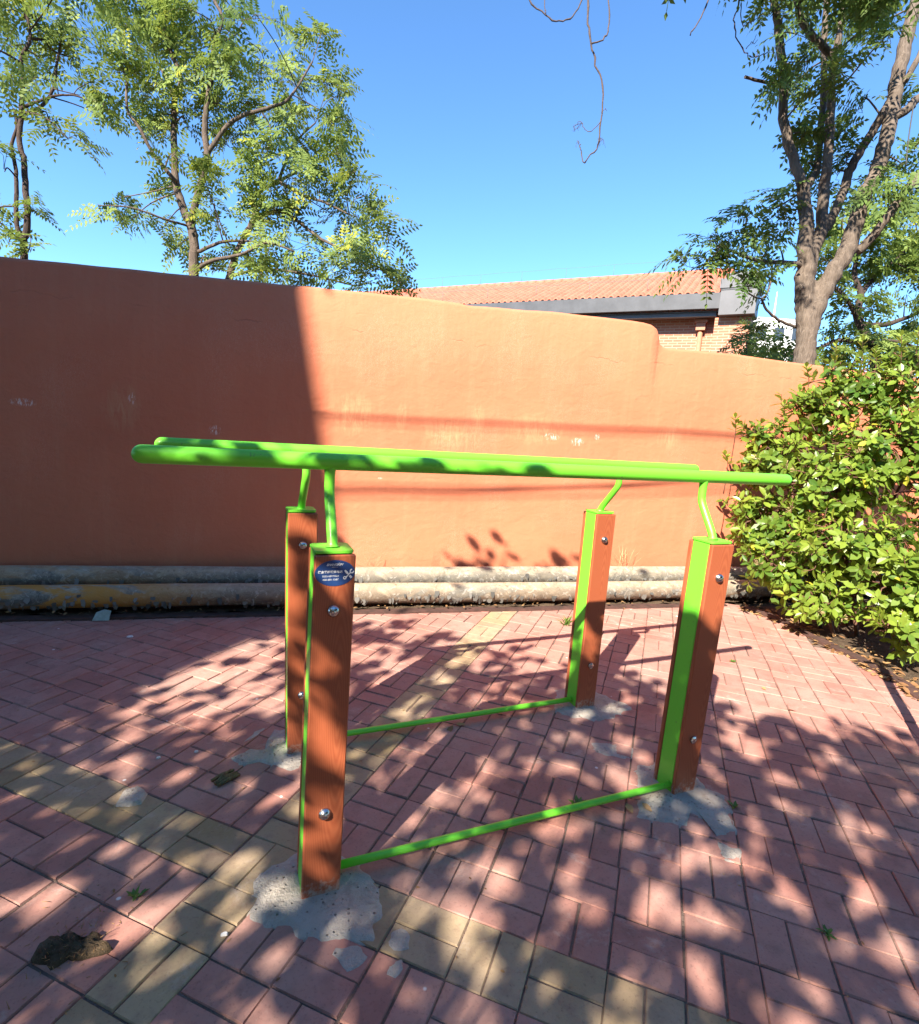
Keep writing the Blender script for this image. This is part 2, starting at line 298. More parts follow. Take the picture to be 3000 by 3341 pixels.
def brick(u0, v0, u1, v1, yel):
    c = grid((u0+u1)/2, (v0+v1)/2)
    if (np.array([c[0], c[1], 0])-A0)@NN > .10 or in_bed(c): return
    j = .011+rng.uniform(-.004, .004); e = .013
    dz = float(np.clip(rng.normal(0, .0011), -.002, .003)); tu, tv = np.clip(rng.normal(0, .0008, 2), -.0014, .0014); V = []
    ju, jv = rng.normal(0, .008, 2)
    for (m, z) in ((j, -.03), (j, -.005), (j+e, 0.)):
        for (a, bb, x, y) in ((u0+m, v0+m, -1, -1), (u1-m, v0+m, 1, -1), (u1-m, v1-m, 1, 1), (u0+m, v1-m, -1, 1)):
            k = rng.normal(0, .0035, 2) if z == 0 else (0, 0); p = grid(a+ju+k[0], bb+jv+k[1]); V.append((p[0], p[1], z+dz+(x*tu+y*tv if z == 0. else 0)))
    Fs = [(8, 9, 10, 11)]
    for k in range(4):
        q = (k+1) % 4; Fs += [(4+k, 4+q, 8+q, 8+k), (k, q, 4+q, 4+k)]
    b.add(V, Fs, tint=float(np.clip(rng.normal(.5, .27), 0, 1)), yel=yel)
for iu in range(-26, 34):
    for iv in range(-20, 30):
        c = grid(iu+.5, iv+.5)
        if not (-4.5 < c[0] < 7 and -1.6 < c[1] < 5): continue
        yel = 1. if (iv == -1 or iu == -3) else 0.
        if (iu+iv) % 2: brick(iu, iv, iu+1, iv+.5, yel); brick(iu, iv+.5, iu+1, iv+1, yel)
        else: brick(iu, iv, iu+.5, iv+1, yel); brick(iu+.5, iv, iu+1, iv+1, yel)
struct(b.build('pavement', MAT['pave']))
j = MB(); corners = [wp(-9, .02, -.0055), wp(4.6, .02, -.0055)]+[np.array([p[0]+.03, p[1], -.0055]) for p in BED]+[np.array([-9, -3, -.0055])]
j.add(corners, [tuple(range(len(corners)))[::-1]]); struct(j.build('joint_sand_bed', MAT['joint']))
def patch(name, px, h, mat, label, cat, group=None, rough=.012, kind=None, base=-.004, zmid=None, nr=7, ragged=.15, mats=None):
    P = [gz(*q)[:2] for q in px]; c = np.mean(P, axis=0); Q = []
    for a, b2 in zip(P, P[1:]+P[:1]):
        L = np.linalg.norm(b2-a); k = max(2, int(L/.012))
        for i in range(k): Q.append(a+(b2-a)*i/k)
    n = len(Q); nz = rng.normal(size=n); 
    for _ in range(2): nz = (np.roll(nz, 1)*.6+nz+np.roll(nz, -1)*.6)/1.7
    Q = [q+unit(q-c)*ragged*.06*z for q, z in zip(Q, nz)]
    V = [(c[0], c[1], h)]; Fs = []
    for r in range(1, nr+1):
        t = r/nr
        for q in Q:
            p = c+(q-c)*t; z = h*(1-.3*t**3)+rng.normal(0, rough*.06)*t if r < nr else base
            V.append((p[0], p[1], z))
    for i in range(n):
        k = (i+1) % n; Fs.append((0, 1+i, 1+k))
        for r in range(nr-1): o, o2 = 1+r*n, 1+(r+1)*n; Fs.append((o+i, o2+i, o2+k, o+k))
    m = MB(); m.add(V, Fs, smooth=True); o = m.build(name, mat, loc=(c[0], c[1], 0))
    if kind: struct(o, kind)
    return tag(o, label, cat, group) if label else o
GC = 'cement patches round the posts'
patch('concrete_footing', [(833, 2847), (876, 2818), (942, 2791), (971, 2775), (1050, 2768), (1120, 2781), (1163, 2804), (1219, 2854), (1238, 2897), (1262, 2956), (1255, 2989), (1238, 3025), (1225, 3080), (1189, 3082), (1097, 3068), (1050, 3081), (958, 3062), (909, 3025), (859, 3029), (826, 2996), (813, 2969), (820, 2913)], .010, MAT['conc'], 'large round rough grey concrete footing at the post with the blue sticker', 'footing', GC)
patch('concrete_footing', [(2071, 2486), (2143, 2490), (2210, 2500), (2279, 2534), (2307, 2568), (2364, 2595), (2385, 2631), (2400, 2700), (2403, 2734), (2346, 2740), (2340, 2690), (2252, 2652), (2243, 2704), (2065, 2670), (2071, 2616), (2065, 2562)], .006, MAT['conc'], 'angular grey cement patch at the right front post in half shade', 'footing', GC)
patch('concrete_footing', [(1811, 2250), (1861, 2231), (1954, 2257), (2015, 2285), (2080, 2308), (2019, 2335), (2007, 2346), (1942, 2354), (1831, 2338), (1800, 2319)], .006, MAT['conc'], 'sunlit pale cement patch at the far right rear post', 'footing', GC)
patch('concrete_footing', [(748, 2476), (798, 2446), (844, 2454), (897, 2382), (935, 2374), (1000, 2390), (1020, 2450), (985, 2514), (941, 2520), (888, 2503), (842, 2492), (765, 2503)], .008, MAT['conc'], 'pale cement patch at the rear post hidden behind the front one', 'footing', GC)
GS = 'cement smears on the bricks'
for px, lb in (([(1074, 3114), (1095, 3092), (1179, 3091), (1202, 3121), (1165, 3150), (1133, 3170), (1103, 3147)], 'grey cement smear just below the large round concrete footing'),
      ([(1268, 3042), (1310, 3032), (1338, 3060), (1334, 3095), (1290, 3090), (1262, 3075)], 'thin cement smear on the yellow brick right of the round footing'),
      ([(1264, 3140), (1308, 3134), (1316, 3162), (1290, 3190), (1262, 3182)], 'smallest cement spot on red brick in front of the yellow strip'),
      ([(2343, 2745), (2421, 2768), (2421, 2815), (2372, 2800), (2345, 2785)], 'grey half brick of cement below the right front post'),
      ([(792, 2424), (830, 2390), (872, 2366), (868, 2378), (850, 2395)], 'narrow grey cement streak left of the hidden rear post'),
      ([(1935, 2425), (1985, 2420), (2072, 2440), (2070, 2475), (2010, 2470), (1940, 2455)], 'flat grey cement smear on bricks between the two right posts')):
    patch('cement_smear', px, .0012, MAT['conc'], lb, 'cement smear', GS, rough=.004, base=-.003, ragged=.14)
patch('dirt_clump', HOLE, .020, m_soil('dark_soil', (.07, .05, .03), (.17, .12, .075), 24), None, None, kind='structure', rough=.12, base=.0, ragged=.25)
struct(bpy.data.objects['dirt_clump'])
patch('broken_slab', [(386, 2630), (399, 2587), (455, 2564), (478, 2593), (461, 2626), (422, 2636)], .016, MAT['conc'], 'broken flat grey lump of mortar lying on the yellow brick strip', 'rubble', base=.001, ragged=.12)

# ------------------------------------------------------------------ boundary wall
top = [wl(x, y) for x, y in ((0, 834), (247, 857), (618, 894), (907, 922.5), (1154, 945), (1335, 964), (1500, 984), (1531, 992), (1761, 1011), (1954, 1031), (2069, 1045), (2105, 1051), (2130, 1058), (2146, 1070), (2152, 1090), (2155, 1120), (2170, 1132), (2195, 1136), (2377, 1150), (2569, 1177), (2769, 1203))]
top = [(-5., 2.31), (-2.5, 2.34)]+top+[(8.5, 2.31), (11, 2.31)]
SS, ZZ = [], []
for (s0, z0), (s1, z1) in zip(top[:-1], top[1:]):
    k = max(1, int((s1-s0)/.06))
    for i in range(k): SS.append(s0+(s1-s0)*i/k); ZZ.append(z0+(z1-z0)*i/k)
SS.append(top[-1][0]); ZZ.append(top[-1][1]); SS = np.array(SS); ZZ = np.array(ZZ)
nz = rng.normal(size=len(SS))
for _ in range(3): nz = (np.roll(nz, 1)+nz+np.roll(nz, -1))/2.6
ZZ = ZZ+nz*.003
m = MB(); V = []; TH = .26
prof = [(0., -.2, 0), (0., 0.3, 0), (0, .8, 0), (0, 1.3, 0), (0, 1.8, 0), (0., -.03, 1), (.008, -.012, 1), (.022, -.002, 1), (.05, 0.002, 1), (TH-.04, .002, 1), (TH, -.03, 1), (TH, -.2, 0)]
for s_, z_ in zip(SS, ZZ):
    for (o_, z0, rel) in prof:
        za = z_+z0 if rel else z0; wv = .006*math.sin(s_*1.7+za*2)+.004*math.sin(s_*4.1+1+za*3) if o_ < .03 else 0
        V.append(wp(s_, WOFF+o_+wv, z_+z0 if rel else z0))
K = len(prof); Fs = [(i*K+k, (i+1)*K+k, (i+1)*K+k+1, i*K+k+1) for i in range(len(SS)-1) for k in range(K-1)]
m.add(V, Fs, smooth=True); wo = m.build('boundary_wall', MAT['wall'], loc=tuple(wp(0, WOFF, 0)), rotz=WROT)
tag(wo, 'long terracotta stucco wall with a stepped rounded top behind the bars', 'wall')
# kerb and dirt strip below the pipes
m = MB(); P = [wp(s_, o_, z) for s_ in np.linspace(-9, 4.9, 100) for o_, z in ((-.004+rng.normal(0, .004), -.02), (-.002, .014+rng.normal(0, .003)), (.06, .02+rng.normal(0, .003)), (.064, -.02))]
m.add(P, [(i*4+k, (i+1)*4+k, (i+1)*4+k+1, i*4+k+1) for i in range(99) for k in range(3)]); tag(m.build('kerb', MAT['kerb']), 'low dark red kerb along the foot of the terracotta wall', 'kerb')
m = MB(); V = []
for s_ in np.linspace(-9, 11, 260):
    for o_ in np.linspace(.06, WOFF+.02, 8): V.append(wp(s_, o_, .012+abs(rng.normal(0, .012))))
m.add(V, [(i*8+k, (i+1)*8+k, (i+1)*8+k+1, i*8+k+1) for i in range(259) for k in range(7)], smooth=True); struct(m.build('dirt_strip', MAT['soil']))
# pipes
def pipe(off, zc, r, label):
    m = MB(); pts = []; rr = []
    for s_ in np.linspace(-7, 10, 240):
        pts.append(wp(s_, off, zc+.004*math.sin(s_*1.3+off*9))); rr.append(r*(1+.008*math.sin(s_*7+off)+rng.normal(0, .004)))
    m.tube(pts, rr, 20); o = m.build('pipe', MAT['pipe' if off < .2 else 'rearpipe'], loc=tuple(wp(0, off, zc)), rotz=WROT); tag(o, label, 'pipe', 'flaking pipes along the wall')
    f = MB()
    for _ in range(520):
        s_ = rng.uniform(-3, 8); a = rng.normal(-.32, .33); hw = rng.uniform(.004, .018); hl = rng.uniform(.018, .055); n = np.array([-NN*math.cos(a)+np.array([0, 0, 1])*math.sin(a)])[0]
        if rng.random() > .35+.65*max(0., math.sin(s_*2.3+off*20)*.5+.5): continue
        c = wp(s_, off, zc)+n*(r*1.01); dn = -np.array([0, 0, 1.])*math.cos(a)-NN*math.sin(a)*1.; dn = unit(-np.array([0, 0, 1.])*math.cos(a)-NN*math.sin(a)); sk = rng.normal(0, .5)
        p0 = c-T*hw; p1 = c+T*hw; lift = n*rng.uniform(.002, .012); mid = lift*.5
        f.add([p0, p1, p1+dn*hl*.5+mid+T*sk*.01, p0+dn*hl*.5+mid+T*rng.normal(0, .006), c+dn*hl+lift+T*(sk*.02), c+dn*hl*.8+lift*1.4-T*hw*.6], [(0, 1, 2, 3), (3, 2, 4, 5)], smooth=True, tint=float(rng.uniform(0, 1)))
    fo = f.build('torn_wrap', MAT['flake'], parent=None); fo.parent = o; fo.matrix_parent_inverse = (Matrix.Translation(o.location) @ Matrix.Rotation(WROT, 4, 'Z')).inverted(); struct(fo, 'stuff')
pipe(.115, .132, .080, 'front pipe with torn grey wrapping lying just above the kerb'); pipe(.305, .212, .083, 'rear pipe with torn wrapping lying against the foot of the wall')

# ------------------------------------------------------------------ parallel bars
PX = [.230, 1.7266]; PY = [1.5224, 2.2443]; PW, PD, HP = .1156, .1015, 1.0655; BZ = 1.3156; BY = [1.6612, 2.1793]; BX = (-.222, 2.2815)
bars = empty('parallel_bars', (1.0, 1.9, 0), 'green steel parallel bars on four brown wood clad posts', 'exercise equipment')
# small lean of each post (bottom offset in x, y)
LEAN = {(0, 0): (-.014, -.026), (1, 0): (-.016, .012), (0, 1): (.022, .022), (1, 1): (.012, .02)}
def sheared(m, z0, off, x, y):
    m.v = [(p[0]+off[0]*(1-p[2]/HP), p[1]+off[1]*(1-p[2]/HP), p[2]) for p in m.v]
def rbox(m, x0, x1, y0, y1, z0, z1, e=.004, **k):
    L = [(x0+e, y0), (x1-e, y0), (x1, y0+e), (x1, y1-e), (x1-e, y1), (x0+e, y1), (x0, y1-e), (x0, y0+e)]; cx, cy = (x0+x1)/2, (y0+y1)/2
    V = [(x, y, z0) for x, y in L]+[(x, y, z1-e) for x, y in L]+[(cx+(x-cx)*(1-e/(x1-x0)*2), cy+(y-cy)*(1-e/(y1-y0)*2), z1) for x, y in L]
    Fs = [(i, (i+1) % 8, 8+(i+1) % 8, 8+i) for i in range(8)]+[(8+i, 8+(i+1) % 8, 16+(i+1) % 8, 16+i) for i in range(8)]+[tuple(range(16, 24))]
    m.add(V, Fs, **k)
def dome_bolt(m, x, y, z, r, hexa=False):
    n = 6 if hexa else 16
    prof = [(1., 0), (1., .35), (.92, .5), (.6, .62), (.05, .66)] if hexa else [(1.08, 0), (1.08, .12), (1., .25), (.86, .55), (.6, .78), (.3, .9), (.03, .94)]
    V = [(x+r*a*math.cos(2*math.pi*i/n), y-r*h, z+r*a*math.sin(2*math.pi*i/n)) for a, h in prof for i in range(n)]
    m.add(V, [(k*n+i, k*n+(i+1) % n, (k+1)*n+(i+1) % n, (k+1)*n+i) for k in range(len(prof)-1) for i in range(n)], smooth=not hexa)
def text_mesh(txt, size, shear=0., bold=0.):
    cu = bpy.data.curves.new('txt', 'FONT'); cu.body = txt; cu.size = size; cu.align_x = 'CENTER'; cu.align_y = 'CENTER'; cu.shear = shear; cu.offset = bold; cu.resolution_u = 3
    o = bpy.data.objects.new('txt', cu); COL.objects.link(o); bpy.context.view_layer.update()
    e = o.evaluated_get(bpy.context.evaluated_depsgraph_get()); me = e.to_mesh(); r = ([tuple(v.co) for v in me.vertices], [tuple(p.vertices) for p in me.polygons]); e.to_mesh_clear()
    bpy.data.objects.remove(o); bpy.data.curves.remove(cu); return r
for ix in (0, 1):
    for iy in (0, 1):
        x0, y0 = PX[ix], PY[iy]; x1, y1 = x0+PW, y0+PD; off = LEAN[(ix, iy)]; yb = y1+.02
        m = MB(); rbox(m, x0+.002, x1-.006, y0+.019, y1-.001, -.03, HP-.001, .003); sheared(m, 0, off, x0, y0); po = m.build('post', MAT['green'], bars)
        for (a, b2) in ((y0, y0+.0185), (y1, yb)):
            m = MB(); rbox(m, x0, x1, a, b2, -.03 if ix+iy else -.02, HP-.003, .0035); sheared(m, 0, off, x0, y0); o = m.build('wood_panel', MAT['wood'], loc=(x0+PW/2, a, 0)); o.parent = po; o.matrix_parent_inverse = po.matrix_world.inverted()
        # cap plate
        m = MB(); r = .016; X0, X1, Y0, Y1 = x0-.001, x1-.004, y0+.003, y1+.010; ring = []
        for (cx, cy, a0) in ((X1-r, Y1-r, 0), (X0+r, Y1-r, 90), (X0+r, Y0+r, 180), (X1-r, Y0+r, 270)):
            for q in range(0, 91, 15): t = math.radians(a0+q); ring.append((cx+r*math.cos(t), cy+r*math.sin(t)))
        n = len(ring); z0, z1 = HP+.001, HP+.009
        m.add([(x, y, z0) for x, y in ring]+[(x, y, z1-.0015) for x, y in ring]+[((x-(X0+X1)/2)*.975+(X0+X1)/2, (y-(Y0+Y1)/2)*.975+(Y0+Y1)/2, z1) for x, y in ring], [(i, (i+1) % n, n+(i+1) % n, n+i) for i in range(n)]+[(n+i, n+(i+1) % n, 2*n+(i+1) % n, 2*n+i) for i in range(n)]+[tuple(range(2*n, 3*n)), tuple(range(n))[::-1]])
        o = m.build('cap_plate', MAT['green'], po)
        for k, zb in enumerate((HP-.165 if (ix, iy) == (0, 0) else HP-.135, .245 if ix else .275)):
            m = MB(); dome_bolt(m, x0+PW*.5, y0-.0003, zb, .0172, hexa=(k == 1 and ix == 1)); sheared(m, 0, off, x0, y0); m.build('bolt', MAT['steel'], po)
        if (ix, iy) == (0, 0):
            m = MB(); cx, cz = x0+PW*.497, HP-.0545; a, bb = .0565, .0375; n = 48; Y = y0
            V = [(cx+a*math.cos(2*math.pi*i/n), Y-yy, cz+bb*math.sin(2*math.pi*i/n)) for yy in (.0, .0012) for i in range(n)]
            m.add(V, [(i, (i+1) % n, n+(i+1) % n, n+i) for i in range(n)]+[tuple(range(n, 2*n))])
            def put(vf, px, pz, rot=0., yy=.0017, sx=1.):
                c, s_ = math.cos(rot), math.sin(rot); m.add([(px+(p[0]*c*sx-p[1]*s_), Y-yy, pz+(p[0]*s_*sx+p[1]*c)) for p in vf[0]], vf[1], mi=1)
            put(text_mesh('SHANGXIN', .0088, .35, .0003), cx-.002, cz+.0245)
            put(([(-.001, 0), (.004, .0022), (.0105, .0085), (.0045, .0008)], [(0, 1, 2, 3)]), cx+.004, cz+.0245)
            put(text_mesh('SHANGXIN', .0036, .2), cx-.001, cz+.0175)
            put(text_mesh('健身器材报修电话', .0082, 0, .0002), cx-.0135, cz+.0035, sx=1.05)
            put(text_mesh('0532-68970064', .0074), cx-.012, cz-.0085, sx=1.0); put(text_mesh('400-681-1587', .0074), cx-.012, cz-.0185, sx=1.08)
            def ringpoly(x, z, ro, ri, a0, a1, n=14):
                th = [math.radians(a0+(a1-a0)*i/n) for i in range(n+1)]
                return ([(x+ro*math.cos(t), z+ro*math.sin(t), 0) for t in th]+[(x+ri*math.cos(t), z+ri*math.sin(t), 0) for t in th], [(i, i+1, n+2+i, n+1+i) for i in range(n)])
            tx, tz = cx+.0385, cz-.005; rot = math.radians(48)
            q = math.radians(48); ux, uz = math.cos(q), math.sin(q)
            put(ringpoly(tx-ux*.0155, tz-uz*.0125, .0048, .0024, 0, 360), 0, 0); put(ringpoly(tx+ux*.0135, tz+uz*.0125, .0068, .0034, 85, 370), 0, 0)
            put(([(-.0125, -.0018, 0), (.0095, -.0018, 0), (.0095, .0018, 0), (-.0125, .0018, 0)], [(0, 1, 2, 3)]), tx, tz, q, .0018)
            put(([(-.017, -.0022, 0), (-.007, -.0034, 0), (-.001, -.0012, 0), (-.001, .0012, 0), (-.007, .0034, 0), (-.017, .0022, 0)], [(0, 1, 2, 3, 4, 5)]), tx, tz, -q, .0021)
            put(([(.004, -.0032, 0), (.0135, -.0032, 0), (.0135, .0032, 0), (.004, .0032, 0)], [(0, 1, 2, 3)]), tx, tz, -q, .0021)
            sheared(m, 0, off, x0, y0); m.build('sticker', [MAT['blue'], MAT['letter']], po)
        # bent support tube
        cx, cy = x0+PW*.5, (y0+y1)/2+.006; by = BY[iy]
        m = MB(); P = smooth_path([(cx, cy, HP+.008), (cx, cy+(by-cy)*.12, HP+.035), (cx, cy+(by-cy)*.80, HP+.125), (cx, cy+(by-cy)*.97, HP+.155), (cx, by, HP+.18), (cx, by, BZ-.01)], 5)
        rad = [.0155+.006*max(0, 1-i/2.5) for i in range(len(P))]; rad = [r_+.006*max(0, 1-(len(P)-1-i)/2.5)*.8 for i, r_ in enumerate(rad)]
        m.tube(P, rad, 16); m.build('support_tube', MAT['green'], bars)
for iy in (0, 1):
    m = MB(); m.tube([(x, BY[iy], BZ) for x in np.linspace(BX[0]+.02, BX[1]-.02, 12)], .0252, 24, dome=True); m.build('handrail', MAT['green'], bars)
    m = MB(); yb = (PY[iy]*2+PD)/2
    m.tube([(x, yb+.5*(LEAN[(0, iy)][1]+LEAN[(1, iy)][1]), .033) for x in np.linspace(PX[0]+PW-.02, PX[1]+.006, 8)], .0132, 16); m.build('base_bar', MAT['green'], bars)

# ------------------------------------------------------------------ foliage
def pinnate(m, base, d, up, L, pairs, mi=0, tint=.5, droop=.5, lw=.032, ll=.105):
    d = unit(d); side = unit(np.cross(d, up)); up = np.cross(side, d); pts = []
    for i in range(pairs+1):
        t = i/pairs; a = droop*t*t; pts.append((base+d*L*t*(1-.12*droop*t)-np.array([0, 0, 1.])*L*a*.55, t))
    for i in range(pairs):
        p, q = pts[i][0], pts[i+1][0]; wv = side*.0028; m.add([p-wv, p+wv, q+wv, q-wv], [(0, 1, 2, 3)], mi=mi, tint=.15)
    for i in range(1, pairs+1):
        p, t = pts[i]; tg = unit(pts[i][0]-pts[i-1][0]); nrm = unit(np.cross(side, tg)); sz = ll*(1-.35*abs(t-.45)/.55)
        for sgn in ((-1, 1) if i < pairs else (0,)):
            dd = unit(side*sgn*1.0+tg*(.45 if sgn else 1)+nrm*rng.normal(-.12, .18)); wd = unit(np.cross(dd, nrm))*lw*.5; tip = p+dd*sz-np.array([0, 0, 1])*sz*.12; md = p+dd*sz*.42
            m.add([p, md+wd, tip, md-wd], [(0, 1, 2, 3)], mi=mi, tint=tint+rng.normal(0, .06))
def rosette(m, c, axis, L, k, tint, pairs=7, ll=.105, lw=.034):
    axis = unit(axis); u = unit(np.cross(axis, rvec())); v = np.cross(axis, u); a0 = rng.uniform(0, 6.28)
    for i in range(k):
        a = a0+i*2.399; el = rng.uniform(.15, .75); d = unit((math.cos(a)*u+math.sin(a)*v)*1.0+axis*el)
        pinnate(m, c+axis*rng.uniform(-.08, .02), d, axis, L*rng.uniform(.7, 1.1), pairs, tint=float(np.clip(tint+rng.normal(0, .14), 0, 1)), droop=rng.uniform(.25, .8), ll=ll, lw=lw)
def limb_pts(px, D):
    return [dp(p[0], p[1], D+(p[2] if len(p) > 2 else 0)) for p in px]
def make_tree(name, label, D, limbs, clusters, trunk_n, dens, L=.45, leaf='leaf', bark='dark_bark', ll=.105, twig_r=.006, group=None, remesh=False, pairs=7, upb=.6, base=None, extra=None, tmean=.5, kk=(5, 9)):
    segs = []; nodes = []
    for px, r0, r1 in limbs:
        P = smooth_path(limb_pts(px, D), 5); rad = list(np.linspace(r0, r1, len(P))); P = [p+rng.normal(0, r*.10, 3) for p, r in zip(P, rad)]; segs.append((P, rad))
        for p, r in zip(P, rad): nodes.append((p, r))
    b0 = segs[0][0][0]; root = empty(name, (b0[0], b0[1], 0), label, 'tree', group)
    tr = MB(); P0, r0 = segs[0]
    tr.tube([np.array([b0[0], b0[1], -.05]), np.array([b0[0], b0[1], .25]), b0*.5+np.array([b0[0], b0[1], .4])*.5]+P0, [r0[0]*1.5, r0[0]*1.15, r0[0]*1.05]+r0, 14)
    for P, rad in segs[1:trunk_n]: tr.tube(P, rad, 12)
    to = tr.build('trunk', MAT[bark], root)
    if remesh:
        md = to.modifiers.new('Remesh', 'REMESH'); md.mode = 'VOXEL'; md.voxel_size = .022; md.use_smooth_shade = True
        md = to.modifiers.new('Smooth', 'SMOOTH'); md.iterations = 6; md.factor = .5
    for P, rad in segs[trunk_n:]:
        lm = MB(); lm.tube(P, rad, 9); lm.build('limb', MAT[bark], root)
    NP = np.array([n[0] for n in nodes]); q_ = (NP-CP)@R.T; NPY = H/2+F*q_[:, 1]/q_[:, 2]; cr = MB(); tw = MB()
    for cl in clusters:
        x, y, rx, ry = cl[:4]; dd = cl[4] if len(cl) > 4 else rng.normal(0, .45); c = dp(x, y, D+dd); sx = D/F
        i = int(np.argmin(np.linalg.norm(NP-c, axis=1)+(8.*(NPY > 30) if y < -100 else 0)+.25*np.maximum(0, NP[:, 2]-c[2]))); P = NP[i]; mid = (P+c)/2+rng.normal(0, .06, 3)+np.array([0, 0, .05])
        tw.tube(smooth_path([P, mid, c], 4), list(np.linspace(min(nodes[i][1]*.5, twig_r*2.4), twig_r, 9)), 5)
        n = max(2, int(dens*rx*ry/3600))
        for _ in range(n):
            q = rng.normal(size=3)*.52; q = q/max(1, np.linalg.norm(q)/1.05); o = R.T@np.array([q[0]*rx*sx, q[1]*ry*sx, q[2]*(rx+ry)*.5*sx*1.1]); p = c+o
            ax = unit(unit(o+1e-6)*.7+np.array([0, 0, upb])+rng.normal(0, .25, 3))
            e = p-ax*.08; tw.tube(smooth_path([c+o*.1, c+o*.5+rng.normal(0, .03, 3)-np.array([0, 0, .02]), e, p], 2), list(np.linspace(twig_r*.7, twig_r*.4, 7)), 4)
            rosette(cr, p, ax, L*rng.uniform(.75, 1.15), int(rng.integers(*kk)), float(np.clip(rng.normal(tmean, .2), 0, 1)), pairs, ll, ll*.38)
    cr.join(tw, 1); cr.build('crown', [MAT[leaf], MAT[bark]], root)
    return root

make_tree('slender_tree', 'slender dark twin stemmed tree with sparse crown at left edge', 8.0, [
    ([(78, 860), (78, 784), (88, 746), (90, 688), (82, 608), (78, 524), (63, 461), (68, 377), (71, 327), (75, 260), (69, 205), (75, 176), (98, 126), (90, 60), (80, 10), (70, -80)], .048, .016),
    ([(78, 790), (67, 776), (54, 713), (54, 608), (50, 537), (38, 474), (54, 419), (52, 377), (44, 354)], .036, .015),
    ([(76, 366, .1), (109, 365, .2), (155, 323, .3), (176, 277, .3), (184, 218, .3), (197, 138, .3), (210, 60, .3)], .030, .012),
    ([(74, 350), (122, 331, -.2), (180, 312, -.3), (239, 310, -.4), (300, 330, -.4)], .024, .008),
    ([(69, 205), (30, 180, -.2), (-10, 160, -.4)], .022, .01), ([(98, 126), (140, 130, .2), (175, 165, .3), (240, 190, .4)], .02, .008), ([(75, 365, -.1), (130, 375, -.3), (170, 400, -.4), (220, 450, -.4)], .015, .006),
    ([(80, 55), (110, 0, .3), (140, -60, .4)], .02, .01), ([(78, 800), (40, 760, -.3), (-30, 700, -.5)], .015, .01)],
    [(120, 50, 90, 55), (40, 30, 60, 50), (230, 60, 80, 55), (250, 130, 70, 45), (180, 100, 60, 50), (230, 210, 80, 50), (300, 265, 70, 50), (335, 350, 65, 40), (360, 400, 40, 25), (200, 430, 60, 45), (265, 480, 65, 40), (160, 400, 45, 25), (25, 150, 40, 60), (35, 240, 45, 35), (130, 190, 45, 35), (110, 250, 30, 30), (260, 310, 60, 35), (15, 560, 28, 80), (10, 700, 40, 50), (95, 815, 30, 18), (30, 790, 40, 30), (110, 690, 18, 30), (-40, 60, 60, 80), (-40, 250, 60, 80), (60, -60, 100, 50), (200, -60, 100, 50)], 2, 3.7, .42, 'leaf', 'dbark', .105, group=None, tmean=.6, kk=(4, 7))
